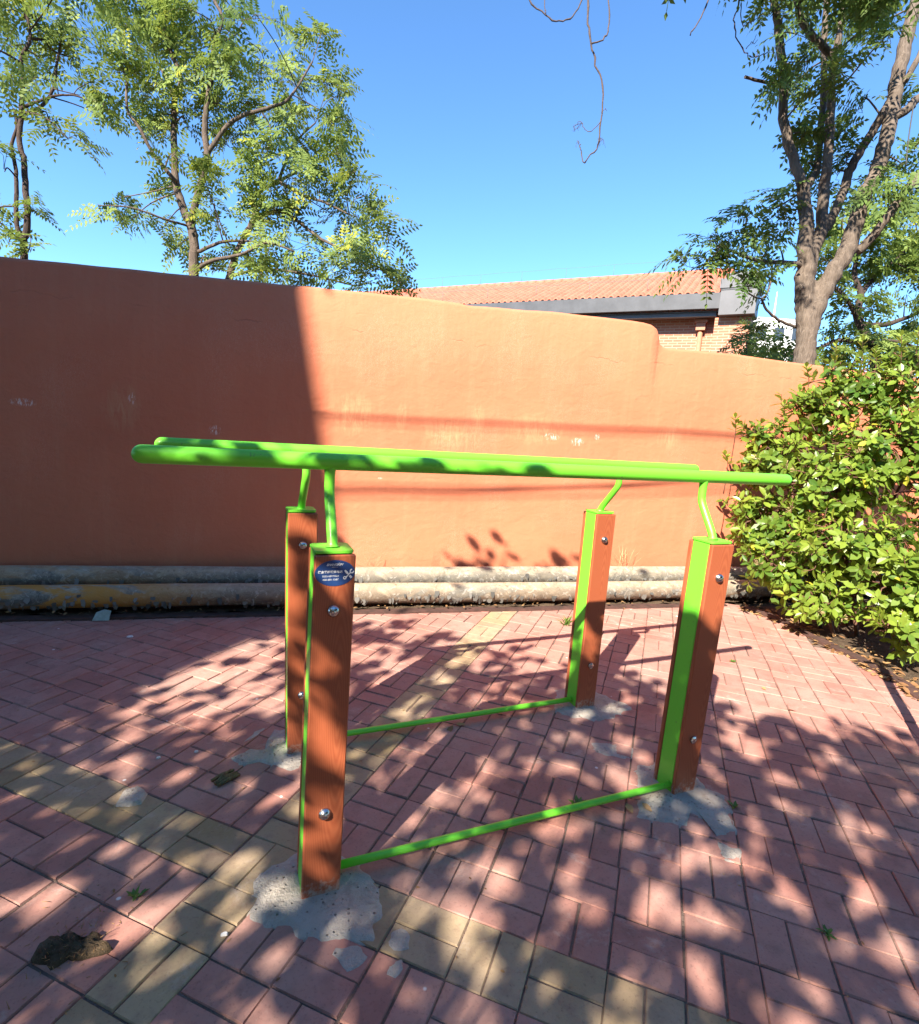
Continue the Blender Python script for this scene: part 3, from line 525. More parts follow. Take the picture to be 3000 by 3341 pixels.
make_tree('spreading_tree', 'big spreading tree with bright green feathery crown rising behind the wall', 8.6, [
    ([(627, 940), (635, 831), (623, 738), (596, 677), (573, 585), (569, 461), (571, 323), (592, 262), (554, 154), (530, 60), (515, -40)], .078, .02),
    ([(623, 738), (654, 600, -.1), (677, 523, -.2), (669, 431, -.2), (677, 331, -.2), (692, 231, -.2), (700, 138, -.2), (727, 62, -.2), (700, 0, -.2), (690, -60, -.2)], .055, .018),
    ([(745, 940, .5), (750, 900, .5), (792, 785, .5), (827, 715, .5), (835, 638, .6), (908, 592, .6), (970, 560, .6)], .066, .02),
    ([(575, 590, -.1), (558, 573, -.2), (500, 500, -.3), (454, 415, -.4), (415, 354, -.4), (415, 231, -.4), (400, 150, -.4)], .034, .012),
    ([(571, 323), (540, 250, .3), (500, 180, .4), (470, 100, .4)], .03, .01),
    ([(646, 877), (690, 850, -.3), (785, 831, -.4), (869, 792, -.4), (960, 820, -.4)], .035, .012),
    ([(646, 823), (715, 792, -.2), (785, 785, -.3), (850, 790, -.3)], .03, .012),
    ([(677, 500, -.2), (762, 392, -.3), (869, 354, -.4), (931, 331, -.4), (969, 285, -.4), (1020, 200, -.3)], .036, .012),
    ([(908, 592, .6), (992, 638, .5), (1060, 660, .4), (1140, 700, .3)], .032, .012), ([(827, 715, .5), (920, 690, .2), (1050, 780, .0), (1180, 840, -.1), (1250, 880, -.1)], .034, .01),
    ([(623, 738), (538, 715, -.3), (430, 677, -.5), (323, 670, -.6)], .02, .007), ([(700, 138, -.2), (760, 120, -.2), (800, 60, -.3)], .018, .007), ([(908, 592, .6), (960, 470, .4), (1030, 400, .3)], .028, .01),
    ([(750, 900, .5), (860, 880, .5), (980, 890, .4), (1150, 930, .3)], .03, .012)],
    [(420, 55, 75, 50), (520, 50, 80, 55), (620, 30, 75, 45), (450, 150, 80, 50), (560, 140, 70, 55), (650, 120, 60, 50), (350, 60, 30, 40), (760, 30, 45, 35), (835, 45, 60, 35), (740, 160, 55, 55), (415, 240, 60, 45), (520, 260, 75, 50), (640, 250, 75, 55), (760, 250, 70, 60), (865, 210, 75, 50), (985, 135, 65, 45), (1045, 110, 40, 30), (940, 260, 75, 55), (1070, 270, 60, 45), (1110, 310, 40, 35), (850, 350, 80, 55), (970, 370, 85, 55), (1090, 390, 65, 50), (740, 370, 65, 60), (600, 400, 60, 50), (500, 380, 55, 40), (430, 320, 50, 35), (880, 470, 80, 55), (1000, 480, 85, 50), (1110, 490, 55, 45), (750, 480, 60, 50), (820, 570, 80, 50), (950, 580, 85, 50), (1080, 580, 75, 50), (1160, 560, 45, 40), (660, 560, 45, 40), (540, 620, 45, 35), (1190, 640, 60, 45), (390, 645, 60, 30), (330, 690, 45, 30), (430, 715, 60, 28), (530, 745, 45, 30), (580, 800, 30, 25), (700, 660, 50, 40), (700, 720, 50, 40), (830, 690, 75, 45), (960, 690, 85, 45), (1090, 700, 80, 45), (1220, 700, 55, 45), (1270, 770, 45, 40), (760, 840, 70, 40), (880, 800, 80, 45), (1000, 800, 85, 45), (1120, 800, 80, 45), (1210, 810, 60, 45), (850, 890, 75, 35), (970, 890, 80, 35), (1090, 890, 80, 35), (1200, 890, 60, 35), (1290, 890, 45, 35), (1310, 920, 28, 22), (1170, 935, 60, 18), (700, 880, 45, 35), (480, 420, 40, 30), (560, 500, 35, 30), (520, -50, 100, 50), (700, -60, 80, 40), (400, -50, 70, 50)], 3, 5.9, .43, 'leaf', 'bark', .104, tmean=.55)
FT = make_tree('forked_tree', 'tree with thick pale forked trunk rising behind the shrub at right', 6.4, [
    ([(2622, 1215), (2625, 1150), (2633, 1085), (2628, 1000), (2624, 930), (2630, 857), (2627, 798), (2631, 732), (2627, 666), (2621, 610)], .118, .068),
    ([(2636, 1100), (2652, 1040), (2672, 985), (2697, 930), (2718, 890), (2756, 837), (2772, 798), (2789, 748), (2812, 666), (2842, 600), (2868, 540), (2895, 445), (2914, 346), (2928, 264), (2951, 165), (2970, 82), (2993, 0), (3015, -90)], .105, .068),
    ([(2632, 930), (2645, 880, .05), (2657, 814, .05), (2680, 748, .05), (2687, 666, .05), (2690, 600, .05), (2697, 560), (2707, 445), (2712, 330), (2718, 231), (2722, 185), (2736, 132), (2750, 33), (2755, -60)], .078, .035),
    ([(2623, 640), (2614, 590), (2585, 495), (2558, 396), (2558, 313), (2552, 198), (2542, 99), (2528, 0), (2520, -60)], .058, .04),
    ([(2625, 620), (2664, 560, .15), (2674, 495, .2), (2685, 350, .2), (2693, 99, .2), (2700, -50, .2)], .042, .03),
    ([(2722, 195), (2680, 142, -.05), (2624, 82, -.1), (2604, 16, -.1), (2595, -60, -.1)], .044, .03),
    ([(2680, 770, .1), (2717, 709, .2), (2750, 633, .25), (2773, 560, .25), (2812, 488, .2), (2855, 415, .1), (2888, 360, 0), (2905, 330, 0)], .055, .045),
    ([(2800, 820), (2855, 765, -.1), (2895, 705, -.2), (2941, 643, -.2), (2977, 600, -.2), (3030, 540, -.2)], .05, .04),
    ([(2905, 390), (2960, 359, -.1), (2993, 323, -.1), (3050, 290, -.1)], .05, .04), ([(2932, 270), (2954, 264, -.05), (2993, 198, -.1), (3030, 120, -.1)], .034, .03),
    ([(2622, 870), (2600, 861, -.05), (2548, 856, -.15), (2482, 851, -.25), (2413, 828, -.35), (2340, 800, -.4)], .036, .010),
    ([(2522, 860, -.2), (2512, 936, -.25), (2486, 973, -.25), (2440, 955, -.3), (2425, 930, -.3)], .010, .007), ([(2486, 973, -.25), (2499, 1005, -.2), (2530, 1035, -.1), (2565, 1055, .0), (2610, 1070, .1)], .012, .019),
    ([(2552, 280), (2538, 274), (2490, 266, -.05), (2431, 250, -.1)], .020, .016)],
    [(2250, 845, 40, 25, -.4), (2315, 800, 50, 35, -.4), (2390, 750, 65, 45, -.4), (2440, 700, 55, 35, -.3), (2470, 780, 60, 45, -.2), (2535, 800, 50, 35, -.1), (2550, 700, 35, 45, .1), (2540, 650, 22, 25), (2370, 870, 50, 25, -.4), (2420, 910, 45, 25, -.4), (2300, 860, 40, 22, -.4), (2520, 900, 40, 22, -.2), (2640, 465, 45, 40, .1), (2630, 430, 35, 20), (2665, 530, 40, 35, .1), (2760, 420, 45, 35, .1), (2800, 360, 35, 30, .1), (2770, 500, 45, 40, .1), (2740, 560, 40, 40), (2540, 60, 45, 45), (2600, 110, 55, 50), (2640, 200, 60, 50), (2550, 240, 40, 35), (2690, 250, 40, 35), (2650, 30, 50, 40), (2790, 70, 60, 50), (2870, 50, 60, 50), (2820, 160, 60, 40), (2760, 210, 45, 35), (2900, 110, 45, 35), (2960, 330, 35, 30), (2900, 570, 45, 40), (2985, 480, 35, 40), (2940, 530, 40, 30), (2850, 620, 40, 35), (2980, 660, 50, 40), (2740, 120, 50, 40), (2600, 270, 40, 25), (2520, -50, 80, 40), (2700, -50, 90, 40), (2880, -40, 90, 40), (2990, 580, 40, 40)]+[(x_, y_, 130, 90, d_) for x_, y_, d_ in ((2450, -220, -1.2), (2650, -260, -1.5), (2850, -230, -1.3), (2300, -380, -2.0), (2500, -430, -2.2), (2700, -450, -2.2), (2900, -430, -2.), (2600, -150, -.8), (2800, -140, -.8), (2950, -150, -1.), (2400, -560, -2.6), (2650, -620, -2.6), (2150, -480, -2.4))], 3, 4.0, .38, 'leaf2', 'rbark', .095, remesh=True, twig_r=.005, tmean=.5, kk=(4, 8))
make_tree('dense_tree', 'dense green tree filling the gap behind the forked trunk', 10.5, [
    ([(2860, 1230), (2850, 1130), (2800, 1040), (2810, 960), (2790, 900), (2800, 800)], .10, .03), ([(2820, 1060), (2880, 1060, .2), (2950, 1040, .2), (3020, 1010, .2)], .06, .03), ([(2800, 1040), (2760, 970, -.2), (2720, 930, -.2), (2690, 880, -.2)], .04, .02), ([(2810, 960), (2860, 900, .2), (2930, 840, .2), (3000, 780, .2)], .045, .02), ([(2850, 1130), (2740, 1110, .3), (2660, 1140, .4), (2560, 1160, .4)], .05, .02), ([(2850, 1130), (2900, 1110, -.2), (2990, 1130, -.2)], .04, .02), ([(2850, 1180), (2920, 1170), (3030, 1190)], .03, .02)],
    [(2760, 680, 60, 40), (2720, 760, 60, 50), (2700, 850, 50, 50), (2860, 730, 60, 40), (2940, 700, 60, 45), (2980, 790, 55, 50), (2890, 800, 60, 45), (2820, 850, 50, 45), (2720, 930, 50, 40), (2750, 1000, 45, 35), (2900, 900, 60, 40), (2990, 880, 50, 40), (2960, 960, 60, 40), (2760, 1080, 50, 40), (2840, 1010, 40, 30), (2900, 1120, 60, 35), (2980, 1080, 55, 35), (2990, 1170, 60, 35), (2830, 1130, 60, 40), (2740, 1160, 60, 35), (2930, 1180, 60, 30), (2540, 1120, 40, 30), (2490, 1150, 40, 22), (2570, 1150, 50, 40), (2440, 1090, 30, 25), (2420, 1150, 40, 20), (3060, 800, 60, 100), (3060, 1000, 60, 100), (2700, 1180, 60, 30), (2520, 1180, 60, 25)], 1, 8.0, .47, 'leaf', 'dbark', .135, tmean=.45)
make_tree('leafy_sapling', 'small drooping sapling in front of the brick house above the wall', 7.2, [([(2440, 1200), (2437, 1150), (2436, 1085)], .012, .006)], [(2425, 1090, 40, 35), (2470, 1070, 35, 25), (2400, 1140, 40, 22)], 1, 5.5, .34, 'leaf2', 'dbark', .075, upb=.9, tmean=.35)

# tree overhead, behind the camera: its crown dapples the paving, its bare twigs hang into view
SUNH = SUN/SUN[2]
def lit_from(gx, gy, z): return np.array([gx, gy, 0.])+SUNH*z
sh = empty('overhanging_tree', (-4.9, -3.6, 0), 'overhanging tree behind the camera whose leaves dapple the paving', 'tree')
tr = MB(); tr.tube(smooth_path([(-4.9, -3.6, -.1), (-4.85, -3.5, 1.), (-4.75, -3.4, 1.9), (-4.6, -3.25, 2.6), (-4.5, -3.1, 3.2), (-4.4, -3., 3.8)], 4), list(np.linspace(.2, .03, 21)), 12); tr.build('trunk', MAT['rbark'], sh)
for P, a, b2 in (([(-4.6, -3.2, 2.6), (-3., -2.4, 3.4), (-1.6, -1.8, 3.7), (-.6, -1.3, 3.9)], .024, .006), ([(-4.5, -3.1, 3.1), (-4.6, -1.4, 3.9), (-4.3, -.2, 4.1)], .024, .006), ([(-4.4, -3., 3.7), (-3.2, -1.2, 4.0), (-2.6, .2, 3.9)], .022, .006), ([(-4.7, -3.3, 2.2), (-3.4, -3.4, 3.0), (-2.0, -2.8, 3.6)], .024, .006)):
    m = MB(); m.tube(smooth_path(P, 5), list(np.linspace(a, b2, 5*(len(P)-1)+1)), 9); m.build('limb', MAT['rbark'], sh)
def edge_y(x):   # far edge of the dappled patch on the paving (world x -> y)
    return np.interp(x, [-3, 0.4, 1.2, 1.7, 2.1, 2.6, 3.2, 4.2], [4.3, 4.2, 3.75, 3.3, 2.75, 2.1, 1.65, 1.2])
cr = MB(); tw = MB(); n = 0
def broad(m, c, d, up, L, wd, tint):
    d = unit(d); sd = unit(np.cross(d, up)); V = [c]+[c+d*L*t+sd*wd*k*sg for sg in (-1, 1) for t, k in ((.25, .38), (.55, .5), (.82, .33))]+[c+d*L]; m.add(V, [(0, 4, 5, 6, 7, 3, 2, 1)], tint=tint)
def spray(c, k):
    tw.tube([c+np.array([-.3, -.2, -.06])*rng.uniform(.6, 1.2), c+np.array([-.12, -.08, 0]), c], [.005, .004, .003], 4)
    for q in range(k):
        a = rng.uniform(0, 6.28); d = np.array([math.cos(a), math.sin(a), rng.uniform(-.5, .3)]); broad(cr, c+rng.normal(0, .07, 3), d, unit(rng.normal(0, .45, 3)+np.array([-.2, -.2, 1.])), rng.uniform(.10, .165), rng.uniform(.07, .11), float(rng.uniform(.1, .9)))
while n < 2050:
    gx, gy = rng.uniform(-3.2, 4.0), rng.uniform(-.6, 4.2)
    ey = edge_y(gx)
    if gy > ey-.1: continue
    dn = .8+.12*math.sin(gx*2.3+1.2*gy+.6)+.12*math.sin(gy*2.9-gx*1.1+1)-(.38 if gy > 2.6 else 0)
    if rng.random() > dn: continue
    n += 1; spray(lit_from(gx, gy, rng.uniform(2.8, 4.2) if rng.random() < .85 else rng.uniform(4.2, 5.2)), int(rng.integers(2, 5)))
for x, y, r_, k in ((890, 1660, .06, 4), (925, 1720, .08, 6), (960, 1790, .10, 8), (1030, 1780, .05, 2), (1590, 1810, .05, 3), (1620, 1845, .07, 4), (1690, 1850, .06, 2), (1865, 1815, .05, 3), (1850, 1850, .06, 3), (1480, 1890, .1, 4), (1760, 1900, .1, 4), (2150, 1890, .05, 1)):
    q = vplane(x, y, NN, NN@A0+WOFF); q = q+SUNH*-q[2]*0
    for _ in range(k): z = rng.uniform(4., 4.8); spray(q+SUNH*(z-q[2])+np.array([*rng.normal(0, r_, 2), rng.normal(0, r_)]), 1)
cr.join(tw, 1); cr.build('crown', [MAT['leaf'], MAT['rbark']], sh)
HT = 5.6
def hang(name, paths, depth=HT):
    m = MB()
    for px, r0, r1 in paths:
        P = smooth_path([dp(x, y, depth+(i*.02)) for i, (x, y) in enumerate(px)], 4); k = len(P); P = [p+rng.normal(0, .005, 3) for p in P]
        m.tube(P, [r_*1.75*(1+.25*(i % 5 == 0)) for i, r_ in enumerate(np.linspace(r0, r1, k))], 7)
    m.build(name, MAT['twig'], FT)
MAT['twig'] = m_simple('bare_twig_bark', (.05, .036, .032), (.12, .085, .075), 60, .8, .4)
m = MB(); m.tube(smooth_path([dp(2720, -300, 6.3), dp(2560, -260, 6.1), dp(2420, -130, 5.9), dp(2330, -110, 5.75), dp(2150, -130, 5.7), dp(1925, -100, 5.65), dp(1680, -95, 5.6)], 5), list(np.linspace(.035, .01, 31)), 8); m.build('limb', MAT['rbark'], FT)
hang('twig', [([(1680, -90), (1723, 0), (1781, 46), (1827, 69), (1869, 50), (1900, 0), (1915, -80)], .0042, .0038), ([(1781, 46), (1777, 20), (1778, -40)], .0025, .002)])
hang('twig', [([(1925, -90), (1921, 0), (1919, 77), (1931, 142), (1946, 208), (1969, 281), (1962, 392), (1950, 477), (1925, 505), (1908, 531), (1898, 500), (1892, 469)], .0062, .0028), ([(1931, 142), (1969, 127), (1988, 92), (1985, 0), (1984, -80)], .0045, .0035), ([(1961, 395), (1931, 427), (1910, 420), (1897, 398), (1880, 405), (1873, 420)], .0022, .0012), ([(1950, 470), (1965, 455), (1972, 470)], .0015, .001), ([(1964, 370), (1975, 350), (1980, 362)], .0015, .001)]+[([(1895+rng.uniform(-8, 8), 400), (1890+rng.uniform(-20, 5), 410), (1880+rng.uniform(-18, 8), 428)], .0007, .0005) for _ in range(6)]+[([(1955, 460), (1962+rng.uniform(-8, 8), 450), (1965+rng.uniform(-14, 18), 478)], .0007, .0005) for _ in range(5)]+[([(1890, 468), (1886+rng.uniform(-4, 4), 460), (1884+rng.uniform(-10, 14), 480)], .0007, .0005) for _ in range(4)])
hang('twig', [([(2335, -60), (2311, 0), (2277, 77), (2250, 114)], .0042, .0032)])
hang('twig', [([(2425, -60), (2415, 0), (2396, 61), (2404, 115), (2434, 169), (2450, 184), (2469, 185), (2490, 178), (2507, 168)], .0042, .002), ([(2434, 157), (2455, 138), (2470, 113)], .002, .0012), ([(2469, 185), (2471, 168), (2476, 160)], .002, .001), ([(2419, 10), (2423, 77), (2445, 76), (2469, 58), (2496, 42)], .0028, .0015), ([(2460, 66), (2467, 40), (2472, 18)], .0018, .001), ([(2455, 140), (2464, 140), (2475, 128)], .0015, .001)])

# ------------------------------------------------------------------ shrub
BL = [(2610, 1340, 4.88, 75, 70, .26), (2720, 1240, 4.85, 80, 70, .28), (2550, 1420, 4.88, 80, 60, .26), (2450, 1530, 4.85, 85, 60, .25), (2440, 1640, 4.85, 80, 60, .25), (2470, 1760, 4.8, 80, 80, .25), (2540, 1500, 4.75, 130, 85, .34), (2470, 1420, 4.8, 70, 55, .22), (2680, 1340, 4.85, 110, 100, .38), (2850, 1270, 4.7, 130, 110, .4), (2950, 1180, 4.7, 90, 60, .3), (2900, 1450, 4.55, 190, 160, .45), (2700, 1560, 4.6, 200, 150, .45), (2500, 1690, 4.75, 110, 105, .34), (2560, 1850, 4.6, 140, 110, .36), (2750, 1780, 4.4, 210, 160, .48), (2660, 1960, 4.35, 130, 75, .3), (2930, 1900, 4.1, 160, 170, .42), (2950, 2060, 3.85, 110, 75, .3), (3110, 1600, 4.3, 180, 260, .5), (3110, 1250, 4.5, 150, 120, .4), (3120, 1980, 3.95, 150, 170, .4)]
base = gz(2800, 2040); base = np.array([4.85, 2.9, 0])
shrub = empty('broadleaf_shrub', tuple(base), 'sprawling glossy green broadleaf shrub against the right end of the wall', 'shrub')
lf = MB(); st = MB(); fl = MB()
def oleaf(m, base_, d, up, L, tint):
    d = unit(d); side = unit(np.cross(d, up)); up = np.cross(side, d); wv = L*rng.uniform(.22, .28); f = rng.uniform(.02, .3); cv = rng.uniform(-.05, .25)
    mid = [base_+d*L*t-up*L*cv*t*t for t in (0, .34, .7, 1.)]; V = list(mid)
    for sg in (-1, 1):
        V += [mid[1]+side*sg*wv*.82+up*f*wv, mid[2]+side*sg*wv*.9+up*f*wv]
    m.add(V, [(0, 4, 1), (1, 4, 5, 2), (2, 5, 3), (0, 1, 6), (1, 2, 7, 6), (2, 3, 7)], tint=tint, smooth=False)
for bi, (x, y, D, rx, ry, rz) in enumerate(BL):
    c = dp(x, y, D); sx = D/F; c2 = c.copy()
    bs = base+np.array([rng.uniform(-.35, .45), rng.uniform(-.3, .3), 0]); st.tube(smooth_path([bs, bs*.6+c*.4+np.array([0, 0, .1]), c], 5), list(np.linspace(.017, .007, 11)), 7)
    n = int(rx*ry/265)
    for k in range(n):
        q = rvec(); 
        if q[2] > .45 and rng.random() < .6: q[2] *= -1
        q *= rng.uniform(.55, 1.08); o = R.T@np.array([q[0]*rx*sx, q[1]*ry*sx, q[2]*rz]); p = c+o
        if p[2] < .12: continue
        if (p-A0)@NN > WOFF-.02: continue
        ax = unit(unit(o)*.9+np.array([0, 0, .45])+rng.normal(0, .3, 3)); young = q[1] < -.35 and rng.random() < .6
        a = p-ax*rng.uniform(.08, .16); st.tube(smooth_path([c+o*.25, c+o*.6+rng.normal(0, .03, 3), a, p], 3), list(np.linspace(.006, .0026, 10)), 5, cap=False)
        u = unit(np.cross(ax, rvec())); v = np.cross(ax, u); a0 = rng.uniform(0, 6.28); kk = int(rng.integers(6, 11)); t0 = rng.uniform(.05, .6)+(.3 if young else 0)
        for i in range(kk):
            an = a0+i*2.399; tt = i/kk; el = -.1+1.1*tt if not young else .3+1.1*tt; d = unit(math.cos(an)*u+math.sin(an)*v+ax*el-np.array([0, 0, .15]))
            oleaf(lf, p-ax*.09*(1-tt), d, ax, rng.uniform(.072, .118)*(1.-.25*tt), float(np.clip(t0+rng.normal(0, .1), 0, .9)) if rng.random() > .012 else .99)
        if q[1] > -.2 and rng.random() < .10:
            for _ in range(14): e = p+unit(ax+rng.normal(0, .6, 3))*rng.uniform(.03, .05); fl.tube([p, e], [.0012, .0018], 4, tint=.5)
# upright young shoots standing above the wall top and at the left outline
for (x, y, D, h) in ((2722, 1215, 4.75, .24), (2812, 1200, 4.7, .23), (2940, 1190, 4.6, .24), (2400, 1420, 4.8, .16), (2560, 1370, 4.8, .14), (2990, 1160, 4.5, .2), (2640, 1250, 4.85, .14), (2376, 1520, 4.8, .1), (2860, 1190, 4.7, .12)):
    p0 = dp(x, y, D); p1 = p0+np.array([rng.normal(0, .02)-.03, 0, h]); st.tube(smooth_path([p0-np.array([-.05, -.05, .25]), p0, p1], 4), list(np.linspace(.005, .0022, 9)), 5)
    for i in range(13):
        t = i/13; an = i*2.399; ax = np.array([0, 0, 1.]); d = unit(np.array([math.cos(an), math.sin(an), .35+.9*t])); oleaf(lf, p0+(p1-p0)*(.15+.85*t), d, ax, .085*(1-.3*t), float(np.clip(.55+.3*t, 0, .9)))
lf.join(st, 1); lf.join(fl, 2); lf.build('crown', [MAT['shrub'], MAT['stem'], MAT['dry']], shrub)
# planting bed: soil, kerb, leaf litter
m = MB(); Q = [np.array([p[0]+.02, p[1], -.004]) for p in BED]; far = [np.array([9, -3, .0]), np.array([10, 3.2, .0]), wp(5.1, .3, 0)]
m.add(Q+far, [tuple(range(len(Q)+3))]); struct(m.build('planting_bed', MAT['soil']))
m = MB(); E = smooth_path([np.array([p[0], p[1], 0]) for p in BED[:7]], 6); V = []
for i, p in enumerate(E):
    t = unit(E[min(i+1, len(E)-1)]-E[max(i-1, 0)]); nn = np.array([-t[1], t[0], 0]); 
    hh = .018+rng.normal(0, .003)
    for o_, z in ((.0, -.02), (.002, hh), (.07, hh+.004), (.075, -.02)): V.append(p+nn*o_*1.+np.array([0, 0, z]))
m.add(V, [(i*4+k, (i+1)*4+k, (i+1)*4+k+1, i*4+k+1) for i in range(len(E)-1) for k in range(3)]); tag(m.build('bed_kerb', MAT['kerb']), 'dark red kerb edging the planting bed under the shrub', 'kerb')
m = MB()
def deadleaf(m, p, L, tint): 
    a = rng.uniform(0, 6.28); d = np.array([math.cos(a), math.sin(a), rng.normal(0, .15)]); oleaf(m, p, d, np.array([rng.normal(0, .25), rng.normal(0, .25), 1.]), L, tint)
for _ in range(420):
    t = rng.uniform(0, 5); i = int(t); p = BED[i]+(BED[i+1]-BED[i])*(t-i); off = abs(rng.normal(0, .16))-.05; q = np.array([p[0]+off, p[1]+off*.6, .014 if off > 0 else .006])
    deadleaf(m, q, rng.uniform(.03, .07), rng.random())
for _ in range(160):
    s_ = rng.uniform(-2, 5); deadleaf(m, wp(s_, rng.uniform(.01, .1), .045), rng.uniform(.015, .04), rng.random())
struct(m.build('leaf_litter', MAT['deadleaf']), 'stuff')
for (x, y, L, t, lb) in ((1520, 2368, .05, .9, 'yellowing fallen leaf beside the rear base bar'), (1478, 2372, .06, .2, 'curled brown fallen leaf beside the rear base bar'), (1640, 2335, .05, .4, 'tan fallen leaf under the far end of rear base bar'), (2128, 2655, .05, .8, 'pale dry leaf on the cement of the right front post'), (2065, 2660, .055, .95, 'straw coloured leaf wedged at the edge of the right front cement patch'), (2275, 2430, .045, .85, 'small tan leaf on sunlit bricks right of the front post'), (2500, 2255, .04, .9, 'pale leaf on the sunlit bricks far from the shrub'), (2040, 1990, .05, .6, 'brown leaf by the kerb right of the far post'), (2600, 2325, .05, .95, 'yellowish leaf at the edge of the right hand shade'), (2235, 2105, .04, .5, 'brown leaf on bright paving near the handrail shadow')):
    m = MB(); p = gz(x, y); deadleaf(m, np.array([p[0], p[1], .008]), L, t); tag(m.build('fallen_leaf', MAT['deadleaf'], loc=(p[0], p[1], 0)), lb, 'leaf', 'leaves fallen on the paving')
# weeds
def weed(x, y, n, L, wv, lb, mat='weed', up=.7, z=0., cat='weed', grp='weeds in the paving joints', loc=None):
    m = MB(); p = gz(x, y) if loc is None else np.array(loc)
    for i in range(n):
        a = i*2.399+rng.uniform(-.3, .3); d = unit(np.array([math.cos(a), math.sin(a), up*rng.uniform(.3, 1.8)])); l = L*rng.uniform(.6, 1.1); sd = unit(np.cross(d, [0, 0, 1.]))*wv
        q = p+np.array([rng.normal(0, L*.12), rng.normal(0, L*.12), z]); md = q+d*l*.5; e = q+d*l-np.array([0, 0, l*.15])
        m.add([q-sd*.3, q+sd*.3, md+sd, md-sd, e], [(0, 1, 2, 3), (3, 2, 4)], tint=float(rng.uniform(.2, .9)))
    return tag(m.build('weed' if mat == 'weed' else 'dry_grass', MAT[mat], loc=(p[0], p[1], 0)), lb, cat, grp)
weed(445, 2925, 12, .035, .005, 'small leafy weed with an orange tip in the shaded left paving')
weed(1852, 2040, 16, .12, .008, 'spiky green weed growing beside the far right post', up=1.3)
weed(2392, 2160, 10, .035, .006, 'yellow green weed on the sunlit paving past the right front post')
weed(2702, 3050, 14, .03, .005, 'dark green weed in a joint at lower right')
weed(2395, 2632, 8, .035, .007, 'tiny weed at the edge of the right front cement patch')
weed(1880, 2630, 14, .05, .009, 'weed tuft growing against the front base bar')
weed(2745, 2118, 8, .04, .007, 'tiny bright weed at the foot of the shrub kerb')
weed(0, 0, 34, .30, .0018, 'dry straw coloured grass tuft on the rear pipe near the far post', 'dry', 1.6, cat='grass', grp=None, loc=tuple(wp(wl(2040, 1870, .3)[0], .32, .27)))
weed(0, 0, 7, .26, .0015, 'few bent dry stalks by the pipes just right of the stickered post', 'dry', 1.3, cat='grass', grp=None, loc=tuple(wp(wl(1215, 1870, .3)[0], .33, .26)))
# debris: grit, straw and leaf crumbs caught on the paving
m = MB()
for _ in range(420):
    u, v_ = rng.uniform(-12, 16), rng.uniform(-6, 16)
    if rng.random() < .6: u = round(u*2)/2+rng.normal(0, .03)
    p = grid(u, v_)
    if not (-2 < p[0] < 4 and .5 < p[1] < 3.9): continue
    a = rng.uniform(0, 6.28); d = np.array([math.cos(a), math.sin(a), .1]); deadleaf(m, np.array([*p, .002]), rng.uniform(.004, .016), float(rng.random()))
struct(m.build('grit', MAT['deadleaf']), 'stuff')
# debris
m = MB()
for i in range(5):
    p = gz(735, 2545); a = math.radians(38+rng.normal(0, 8)); d = np.array([math.cos(a), math.sin(a), 0]); s_ = np.array([-d[1], d[0], 0])*(i-2)*.011
    m.tube([p+s_-d*.045+np.array([0, 0, .008]), p+s_+np.array([0, 0, .013+.003*i % .006]), p+s_+d*.05+np.array([0, 0, .009])], [.006, .008, .005], 6)
tag(m.build('bark_piece', MAT['barkchip']), 'piece of greenish brown bark lying left of the posts', 'bark')
p = wp(wl(335, 2000, .02)[0], -.015, .0); m = MB(); q = [(-.05, 0, .005), (.05, .0, .005), (.055, .03, .06), (.01, .035, .068), (-.035, .03, .05)]
m.add([p+T*a+NN*b2+np.array([0, 0, c]) for a, b2, c in q]+[p+T*a+NN*(b2-.012)+np.array([0, 0, c*.9]) for a, b2, c in q], [(0, 1, 2, 3, 4), (9, 8, 7, 6, 5)]+[(i, 5+i, 5+(i+1) % 5, (i+1) % 5) for i in range(5)]); tag(m.build('plastic_scrap', MAT['scrap']), 'crumpled greenish plastic scrap leaning under the front pipe at left', 'litter')
for x, y, s_, lb in ((425, 2078, .03, 'flat white scrap on the shaded paving below the pipes'), (733, 3052, .012, 'tiny white chip on the brick left of the concrete footing'), (640, 2455, .012, 'small white chip on red brick above the yellow strip at left'), (517, 2475, .011, 'pale chip in the dapples left of the bark piece'), (1112, 2456, .014, 'rounded pebble beside the rear base bar')):
    m = MB(); p = gz(x, y); n = 7; ring = [p[:2]+s_*rng.uniform(.6, 1.)*np.array([math.cos(2*math.pi*i/n), .6*math.sin(2*math.pi*i/n)]) for i in range(n)]
    m.add([(*r, .001) for r in ring]+[(*(p[:2]+(r-p[:2])*.8), .007) for r in ring], [(i, (i+1) % n, n+(i+1) % n, n+i) for i in range(n)]+[tuple(range(n, 2*n))]); tag(m.build('pebble' if 'pebble' in lb else 'paper_scrap' if 'scrap' in lb else 'white_chip', MAT['litter']), lb, 'litter')
for k in range(1):
    m = MB()
    for q_ in range(90):
        p = hc+rng.normal(0, .035 if q_ < 45 else .11, 2); a = rng.uniform(0, 6.28); d = np.array([math.cos(a), math.sin(a), rng.normal(0, .3)])*rng.uniform(.006, .02); z = rng.uniform(.012, .02) if q_ < 45 else .002
        m.tube([np.array([*p, z]), np.array([*p, z+.002])+d], [.0012, .0006], 4)
    struct(m.build('debris', MAT['deadleaf']), 'stuff')

